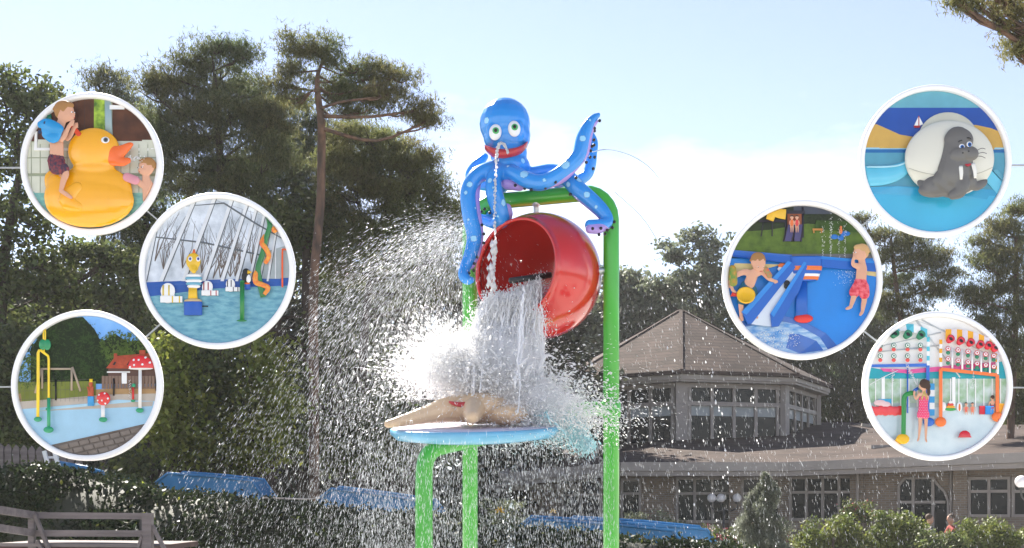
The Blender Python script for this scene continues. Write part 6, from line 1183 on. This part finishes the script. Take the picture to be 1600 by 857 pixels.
    r_ = B.th('spring_rider', 'blue and orange spring rider toy on the lawn beside the water jets', 'spring rider', 1314, 378); B.org('body', cc('rider blue', 30, 110, 190), [], [(q3(1303, 371, 12), (6, 3, 4)), (q3(1320, 366, 12), (8, 3, 4)), (q3(1313, 373, 12), (5, 3, 4))], r_, .8); B.org('figure', cc('rider orange', 220, 120, 60), [], [(q3(1313, 362, 14), (2.6, 2.6, 5)), (q3(1313, 356, 14), (2, 2, 2.2))], r_, .7)
    b_ = B.th('garden_bench', 'small orange bench at the hedge in the channel picture', 'bench', 1276, 364); B.rect('seat', cc('orange wood', 190, 130, 60), 1269, 358, 1285, 361, 9, 13, b_)
    for x in (1270, 1282): B.rect('leg', MATS['orange wood'], x, 361, x + 2, 365, 9, 12, b_)
    b = MB(); rr = np.random.default_rng(9)
    for x0, y0, n in ((1297, 330, 130), (1319, 350, 70), (1285, 345, 60), (1310, 340, 50)):
        for i in range(n): f = rr.random() ** .8; b.ball(q3(x0 + rr.normal() * (.5 + 1.6 * (1 - f)), y0 + f * (404 - y0), 16 + rr.normal()), rr.uniform(.25, .8), 5, 4)
    for i in range(120): b.ball(q3(1321 + rr.normal() * 9, 424 + abs(rr.normal()) * 12, 20 + rr.normal()), rr.uniform(.25, .6), 5, 4)
    for i in range(260): a_ = rr.uniform(0, 6.28); q = rr.random() ** .5; b.ball(q3(1212 + math.cos(a_) * 38 * q, 532 + math.sin(a_) * 16 * q, 16), rr.uniform(.3, .9), 5, 4)
    B.on(); o = b.build('fountain_drops', WD, None, True); B.off(); tag(o, 'thin ground fountains and froth in the blue channel picture', 'fountain', kind='stuff')
    # boys
    SR = cc('red swim shorts', 205, 35, 55, .7, .12, scale=30, c2=C8(235, 120, 130)); TS = cc('teal swim shorts', 20, 95, 120, .7, .1)
    child(B, 'boy bending over the blue chute with a yellow scoop in his hand', (1182, 413, 62), 13, (1180, 424, 58), (1174, 432, 54), (1166, 452, 44),
          [((1159, 428, 50), (1140, 440, 52), (1142, 456, 60), (1148, 463, 64)), ((1188, 428, 52), (1198, 438, 60), (1206, 442, 62), (1212, 444, 64))],
          [((1160, 458, 44), (1156, 474, 44), (1156, 496, 40), (1158, 502, 46)), ((1173, 458, 40), (1178, 472, 38), (1178, 492, 34), (1181, 498, 40))], HB, (.3, .75, .6), .8,
          [('swim_shorts', TS, [[((1165, 450, 44), 10.5), ((1164, 458, 44), 10.5)], [((1160, 455, 44), 9), ((1157, 472, 44), 7.5)], [((1172, 455, 42), 9), ((1177, 470, 40), 7.5)]], [])])
    a_ = B.th('armband', 'green and red armband on the arm of the boy with the scoop', 'armband', 1143, 432); B.org('tube', cc('green armband', 90, 140, 50, .4, .3, scale=20, c2=C8(200, 140, 40)), [[(q3(1141, 424, 60), 7), (q3(1143, 444, 60), 7)]], [], a_, 1)
    a_ = B.th('armband', 'patterned armband on the far arm of the boy with the scoop', 'armband', 1195, 428); B.org('tube', cc('patterned armband', 120, 150, 90, .4, .3, scale=30, c2=C8(220, 90, 60)), [[(q3(1193, 424, 64), 4.5), (q3(1199, 434, 64), 4.5)]], [], a_, .8)
    a_ = B.th('scoop', 'yellow plastic scoop held by the boy bending over the chute', 'scoop', 1162, 466); b = MB(); b.lathe(q3(1162, 466, 74), [(9, -4), (14, 0), (14.6, 4), (13, 4), (11, 0)], 24, Matrix.Rotation(R(60), 3, 'X')); B.mb('bowl', cc('yellow scoop', 245, 190, 20, .3), b, a_)
    B.mb('handle', cc('red foot', 225, 50, 40), tb([(1141, 462, 66), (1150, 465, 70)], 2.4, 8), a_)
    child(B, 'small fair haired boy in red shorts standing behind the blue channel', (1342, 397, 40), 13, (1344, 411, 38), (1344, 421, 38), (1342, 446, 38),
          [((1336, 418, 44), (1330, 416, 50), (1329, 410, 54), (1332, 402, 54))], [((1336, 452, 42), (1331, 466, 46), (1326, 482, 46), (1319, 485, 54)), ((1348, 452, 34), (1348, 470, 34), (1345, 489, 34), (1341, 494, 44))], cc('fair child hair', 215, 170, 115, .6, .1, scale=1), (-.9, .05, .35), .8,
          [('swim_shorts', SR, [[((1342, 444, 38), 10.5), ((1342, 450, 38), 11)], [((1337, 450, 42), 8.5), ((1332, 459, 44), 8.5)], [((1347, 450, 36), 8.5), ((1348, 461, 36), 8.5)]], [])])
board_channels()

# ---------------------------------------------------------------- F: indoor spray gates
def board_gates():
    B = Board('round picture board of indoor spray gates and a girl in pink, lowest on the right', 1464, 604, 116.5, 108.5, .24)
    B.rect('white_ceiling', cc('white ceiling', 240, 240, 238, .6, .02), 1345, 485, 1585, 590, 0, 1)
    for a, b_ in (((1430, 498), (1575, 530)), ((1430, 498), (1360, 545)), ((1430, 499), (1500, 590)), ((1360, 530), (1470, 520)), ((1440, 500), (1580, 560)), ((1432, 498), (1475, 560)), ((1365, 548), (1470, 540))): B.mb('roof_strut', cc('pale grey strut', 205, 210, 212), tb([(*a, 3), (*b_, 3)], 1.2, 6))
    B.flat('teal_band', cc('teal band', 20, 165, 180, .4), [(1345, 572), (1420, 585), (1590, 562), (1590, 592), (1345, 592)], 2, 5); B.flat('pink_pipe', cc('pink band', 235, 90, 160, .35), [(1375, 576), (1420, 578), (1480, 572), (1560, 566), (1560, 573), (1480, 580), (1420, 584), (1380, 581)], 5, 8)
    B.rect('glazing', mural('green window view', (150, 185, 145), (205, 220, 215), 10), 1345, 592, 1590, 636, 1, 3)
    for x in range(1354, 1585, 13): B.rect('mullion', WHT2, x, 592, x + 1.6, 636, 3, 5)
    for x in (1377, 1487): B.rect('white_column', WHT2, x, 590, x + 5, 640, 3, 8)
    B.rect('pool_wall', cc('grey green pool wall', 170, 190, 188), 1345, 630, 1590, 640, 3, 6); B.flat('wet_floor', mat('wet white floor', C8(205, 220, 224), .15, .05, 4, 0, coat=.5, c2=C8(180, 200, 208)), [(1345, 638), (1590, 636), (1590, 730), (1345, 730)], 3, 9)
    t = B.th('slide_end', 'red wavy slide end left of the girl in pink', 'slide', 1380, 650); RW = cc('red wavy slide', 235, 60, 65, .3, .08, coat=.4)
    B.org('wave', RW, [], [(q3(1360 + i * 7.5, 642 + (i % 2), 14), (6.5, 5, 7.5)) for i in range(7)], t, 1); B.org('top_blocks', cc('white red block', 235, 200, 200), [], [(q3(1374, 630, 12), (10, 4, 5)), (q3(1384, 633, 12), (7, 4, 5))], t, 1); B.rect('blue_block', cc('aqua block', 60, 170, 215), 1372, 624, 1392, 632, 6, 10, t)
    def gate(lb, colr, xl, xr, yt, yl, yr, r, foot):
        t = B.th('spray_gate', lb, 'spray gate', xl or xr, yl)
        pts = [(xl, yl, 30), (xl, yt[0] + 2, 30), (xl + 2, yt[0], 30), (xr - 2, yt[1], 22), (xr, yt[1] + 2, 22), (xr, yr, 22)]
        for a, b_ in ((pts[0], pts[1]), (pts[1], pts[4]), (pts[4], pts[5])): B.mb('bar', colr, (lambda b: (b.bar(q3(*a), q3(*b_), r * 2, r * 2, up=(0, 1, 0)), b)[1])(MB()), t, False)
        for x, y, d in ((xl, yl, 30), (xr, yr, 22)): B.mb('foot', foot, bl(x, y, d, (r * 3.4, r * 3.4, r * 3)), t)
        return t
    OG = cc('orange gate', 245, 115, 25, .3, .04, coat=.3); BG = cc('blue gate', 25, 105, 205, .3, .04, coat=.3)
    t = gate('orange square spray gate right of the girl in pink', OG, 1467, 1556, (576, 585), 660, 652, 2.6, OG)
    t2 = B.th('spray_gate', 'blue square spray gate over the girl in pink', 'spray gate', 1449, 660)
    B.mb('bar', BG, (lambda b: (b.bar(q3(1447.5, 660, 24), q3(1447.5, 572, 24), 5, 5, up=(0, 1, 0)), b)[1])(MB()), t2, False); B.mb('bar', BG, (lambda b: (b.bar(q3(1358, 571.5, 30), q3(1450, 571.5, 24), 5, 5, up=(0, 1, 0)), b)[1])(MB()), t2, False); B.mb('foot', BG, bl(1449, 660, 24, (9, 9, 7)), t2); B.mb('post', BG, tb([(1417, 646, 14), (1417, 576, 14)], 1.1, 8), t2)
    def column(t, x, y0, y1, cs, d=26):
        for i in range(6): y = y0 + (y1 - y0) * i / 6; B.mb('column_band', cs[i % 2], tb([(x, y, d), (x, y + (y1 - y0) / 6, d)], 2.4, 12), t, False)
    YB_ = cc('amber band', 245, 175, 30); AQ = cc('aqua band', 90, 200, 220); PKS = cc('pale lilac band', 225, 215, 225)
    column(t2, 1448, 528, 572, (AQ, WHT2)); column(t, 1467.5, 532, 574, (YB_, WHT2)); column(t, 1556, 550, 584, (YB_, WHT2), 20)
    # awnings
    def awning(t, x0, y0, x1, y1, h, cs, n, bulge):
        for i in range(n):
            f0, f1 = i / n, (i + 1) / n; X0, X1 = x0 + (x1 - x0) * f0, x0 + (x1 - x0) * f1; top = lambda f: y0 + (y1 - y0) * f - bulge * math.sin(math.pi * min(1, f)); B.flat('awning_stripe', cs[i % 2], [(X0, top(f0)), (X1, top(f1)), (X1, top(f1) + h), (X0, top(f0) + h)], 26, 32, t)
    awning(t, 1475, 516, 1560, 540, 17, (YB_, PKS), 10, 8); awning(t2, 1383, 508, 1446, 516, 13, (WHT2, AQ), 6, 6)
    def bucket(t, x, y, r, outer): 
        b = MB(); b.lathe(q3(x, y, 34), [(r * .75, -r), (r, r * .4), (r * 1.05, r), (r * .75, r), (r * .6, r * .5)], 18, Matrix.Rotation(R(65), 3, 'X') @ Matrix.Rotation(R(20), 3, 'Y')); B.mb('small_bucket', outer, b, t); B.mb('bucket_mouth', DKB, bl(x + .4, y + .2, 34 + r * .8, (r * .66, 1.2, r * .66)), t)
    RB = cc('red small bucket', 225, 30, 55, .3, coat=.3); GB = cc('green small bucket', 20, 130, 90, .3, coat=.3)
    for x, y in ((1481, 532), (1497, 535), (1512.5, 537.5), (1527.5, 540.5), (1540.5, 542), (1551, 546)): bucket(t, x, y, 5.6, RB)
    for x, y in ((1394.5, 524), (1414.5, 525), (1435, 526)): bucket(t2, x, y, 6, GB)
    def spinner(t, x, y, ring, half):
        b = MB(); b.lathe(q3(x, y, 30), [(3.9, -1), (4.1, 0), (3.9, 1)], 18, Matrix.Rotation(R(90), 3, 'X')); B.mb('spinner_ring', ring, b, t); B.mb('spinner_face', WHT2, bl(x, y, 32.6, (2.9, 1, 2.9)), t); B.mb('spinner_hub', ring, bl(x, y, 33.6, (1.4, 1, 1.4)), t); B.mb('spinner_cup', half, bl(x, y + 6.5, 30, (3.3, 3, 3)), t)
    for x in (1373, 1394, 1415.5, 1435.5):
        for y in (541, 557.5): spinner(t2, x, y, GB, cc('coral cup', 240, 90, 80))
    for i, x in enumerate((1478.5, 1494, 1509.5, 1523.5, 1537, 1549.5)):
        for y in (546 + i * 2.2, 562 + i * 2.4): spinner(t, x, y, cc('crimson ring', 215, 60, 80), GB)
        B.mb('hanging_bar', WHT2, tb([(x + 7, 545 + i * 2, 26), (x + 7, 578 + i * 1.5, 26)], 1.5, 8), t)
    B.mb('cross_bar', cc('pale grey strut', 205, 210, 212), tb([(1471, 548, 27), (1556, 562, 23)], .8, 6), t); B.mb('cross_bar', MATS['pale grey strut'], tb([(1362, 545, 27), (1448, 545, 25)], .8, 6), t2)
    p = B.th('water_gun_pipe', 'bent green pipe with yellow foot in front of the girl in pink', 'pipe', 1407, 686); B.mb('pipe', cc('deep green pipe', 15, 135, 50, .3, .04, coat=.3), tb([(1407.5, 683, 48), (1408, 645, 48), (1408, 626, 48), (1411, 619, 48), (1418, 616, 46), (1424, 615.5, 44)], 3.6, 14, 3), p); B.mb('foot', cc('yellow foot', 245, 190, 15, .3), bl(1406.5, 687, 48, (10.5, 9, 8)), p); B.mb('blue_nozzle', BG, tb([(1422, 616, 42), (1426, 611, 40), (1431, 608, 38)], 2.4, 10), p)
    d = B.th('floor_bump', 'red dome spray button on the wet floor', 'spray dome', 1503, 682)
    def cutd(V): V = V.copy(); V[:, 2] = np.maximum(V[:, 2], -684); return V
    B.org('dome', cc('red dome', 220, 20, 35, .2, coat=.5), [], [(q3(1503.5, 683, 40), (9.5, 9, 9.5))], d, .9, disp=cutd); B.rect('base_disc', cc('red dome', 220, 20, 35), 1494, 683, 1513, 684.6, 30, 50, d)
    # striped pillar, blocks, far toys
    s_ = B.th('striped_pillar', 'blue and white banded pillar behind the girl in pink', 'pillar', 1453, 648)
    for i in range(5): B.rect('band', (cc('sky blue band', 60, 165, 225), WHT2)[i % 2], 1450, 600 + i * 10, 1459, 610 + i * 10, 9, 14, s_)
    for lb, x0, x1, c_ in (('red foam block beside the orange gate', 1529, 1537, (215, 30, 55)), ('blue foam block beside the orange gate', 1538, 1551, (40, 145, 225)), ('orange foam block at the right edge of the gate picture', 1559, 1574, (250, 170, 30))):
        q = B.th('foam_block', lb, 'foam block', (x0 + x1) / 2, 648); B.rect('block', cc('block %d' % x0, *c_), x0, 636 if x0 < 1555 else 632, x1, 648 if x0 < 1555 else 652, 9, 18, q); B.rect('block_top', cc('block top %d' % x0, *[min(255, v + 25) for v in c_]), x0, 635 if x0 < 1555 else 631, x1, 637 if x0 < 1555 else 633, 9, 19, q)
    q = B.th('climbing_arch', 'small green and red climbing toy far behind the orange gate', 'toy', 1485, 642)
    for i, c_ in enumerate(((60, 170, 80), (240, 170, 50), (225, 70, 60), (240, 240, 235))): B.mb('step', cc('step %d' % i, *c_), bl(1484, 640 - i * 3.6, 12, (9 - i * 2, 3, 2.6)), q)
    q = B.th('play_arch', 'white arch panels beside the climbing toy', 'toy', 1498, 642)
    for x in (1473, 1498): B.mb('arch', WHT2, bl(x, 636, 11, (4.5, 3, 7.5)), q)
    B.mb('arch_stripe', cc('orange stripe', 235, 120, 50), bl(1498, 637, 12.5, (2, 2.4, 6)), q)
    for lb, x, y, c_ in (('tiny child left of the far pair behind the orange gate', 1508, 632, (235, 110, 90)), ('tiny child right of the far pair behind the orange gate', 1518, 632, (240, 130, 100)), ('bather with bare back sitting at the orange gate foot', 1549, 622, (190, 50, 45))):
        u = 2.6 if x < 1540 else 3.6
        child(B, lb, (x, y, 16), u, (x, y + u, 16), (x, y + u * 2, 16), (x, y + u * 4, 16), [((x - u, y + u * 1.9, 16), (x - u * 1.4, y + u * 3, 16), (x - u * 1.5, y + u * 4, 17), (x - u * 1.5, y + u * 4.6, 17)), ((x + u, y + u * 1.9, 16), (x + u * 1.4, y + u * 3, 16), (x + u * 1.5, y + u * 4, 17), (x + u * 1.5, y + u * 4.6, 17))],
              [((x - u * .5, y + u * 4.2, 16), (x - u * .6, y + u * 5.2, 17), (x - u * .6, y + u * 6.2, 17), (x - u * .8, y + u * 6.4, 19)), ((x + u * .5, y + u * 4.2, 16), (x + u * .6, y + u * 5.2, 17), (x + u * .6, y + u * 6.2, 17), (x + u * .8, y + u * 6.4, 19))], HD, (.2, .1, 1) if x < 1540 else (-.2, 0, -1), .5, [('swimsuit', cc('tiny suit %d' % x, *c_), [[((x, y + u * (2.4 if x < 1540 else 3.6), 16), u * .85), ((x, y + u * 4.2, 16), u * .85)]], [])], face=x < 1540, base=(x, y + u * 6))
    # the girl
    PK = mat('pink dotted swimsuit', C8(235, 50, 110), .6, .05, 4, 0, attr='paint')
    g = child(B, 'girl in a pink dotted swimsuit seen from behind aiming the green pipe', (1437.5, 604, 62), 8.2, (1438.5, 613, 60), (1437.5, 620, 60), (1437, 646, 60),
          [((1431, 618, 62), (1426, 625, 62), (1423, 618, 58), (1424, 612, 56)), ((1443, 619, 58), (1444, 626, 52), (1434, 618, 48), (1430, 613, 46))],
          [((1433, 650, 62), (1432, 667, 62), (1430, 686, 62), (1428, 690, 66)), ((1441, 650, 60), (1441.5, 668, 60), (1441, 687, 60), (1442, 691.5, 64))], HD, (-.45, -.1, -.8), .6, (), .88, face=False,
          hairdo=[((1438.5, 602, 64), (.95, .95, .95)), ((1444, 606, 66), (.5, .5, .7)), ((1445, 614, 67), (.34, .34, .8)), ((1443, 600, 66), (.5, .5, .5))])
    def dotsuit(V, Nn):
        cl = np.zeros((len(V), 4))
        fx = np.mod(V[:, 0] + (np.floor(V[:, 2] / 2.6) % 2) * 1.3, 2.6) - 1.3; fz = np.mod(V[:, 2], 2.6) - 1.3; cl[np.hypot(fx, fz) < .55] = (.85, .7, .75, 1); return cl
    B.org('swimsuit', PK, [[(q3(1437.5, 627, 60), 7.6), (q3(1437.3, 636, 60), 7.2), (q3(1437, 647, 60), 8.4)], [(q3(1433.5, 648, 61), 6), (q3(1432.8, 651, 61), 5.6)], [(q3(1440.8, 648, 60), 6), (q3(1441.2, 651, 60), 5.6)]], [], g, .5, paint=dotsuit)
    B.mb('halter_strap', cc('lime strap', 190, 200, 50), tb([(1434, 626, 67.5), (1438.5, 613, 64.5), (1442, 626, 66.5)], .8, 6), g)
    b = MB(); rr = np.random.default_rng(19)
    for i in range(220): f = rr.random(); b.ball(q3(1430 - f * 16 + rr.normal() * 2.2 * f, 606 - f * 34 + rr.normal() * 2.2 * f, 44), rr.uniform(.25, .7), 5, 4)
    for i in range(120): f = rr.random(); b.ball(q3(1392 + rr.normal() * 1.4, 578 + f * 22, 32), rr.uniform(.25, .6), 5, 4); b.ball(q3(1518 + rr.normal() * 3 * f, 582 + f * 26, 30), rr.uniform(.25, .5), 5, 4)
    b.tube([q3(1357, 602, 34), q3(1375, 592, 34), q3(1400, 580, 34)], .7, 6, 3)
    B.on(); o = b.build('spray_jets', WD, None, True); B.off(); tag(o, 'spray jets crossing above the girl in pink', 'spray', kind='stuff')
board_gates()

# masts just outside the picture carry the boards on short arms and links
def carrier(lb, xm, arms, links):
    DG_ = mat('galvanised mast steel', (.35, .37, .38), .5, .1, 4, metal=.3); Y = YB + .14; X = P(xm, 0, YB).x; t = thing('mast', lb, 'mast', (X, Y, 0)); b = MB(); b.tube([(X, Y, 0), (X, Y, P(0, 230, YB).z)], .06, 16); b.build('pole', DG_, t, True)
    for x2, y2 in arms: c = P(x2, y2, YB); b = MB(); b.bar((X, Y - .02, c.z), (c.x, Y - .02, c.z), .014, .02); b.build('arm', DG_, t); b = MB(); b.box((c.x, YB + .07, c.z), (.12, .14, .12)); b.build('bracket', DG_, t)
    for a, c in links: a, c = P(*a, YB), P(*c, YB); b = MB(); b.bar((a.x, YB + .06, a.z), (c.x, YB + .06, c.z), .014, .014); b.build('link_bar', DG_, t)
carrier('steel mast outside the left edge carrying the three left picture boards', -60, [(144, 257), (137, 603)], [((144, 257), (340, 424)), ((340, 424), (137, 603))])
carrier('steel mast outside the right edge carrying the three right picture boards', 1690, [(1460, 253), (1464, 604)], [((1460, 253), (1253, 438)), ((1253, 438), (1464, 604))])

# ================================================================ thin spray-laden air over the whole place
def haze():
    m = bpy.data.materials.new('thin haze'); m.use_nodes = True; t = m.node_tree; t.nodes.clear(); o = t.nodes.new('ShaderNodeOutputMaterial'); v = t.nodes.new('ShaderNodeVolumePrincipled')
    v.inputs['Color'].default_value = (.97, .98, 1, 1); v.inputs['Density'].default_value = .0004; v.inputs['Anisotropy'].default_value = .2; t.links.new(v.outputs[0], o.inputs['Volume'])
    b = MB(); b.box((0, 40, 11.5), (420, 360, 26)); tag(b.build('haze', m), 'thin bright haze in the air over the whole pool garden', 'haze', kind='stuff')
haze()
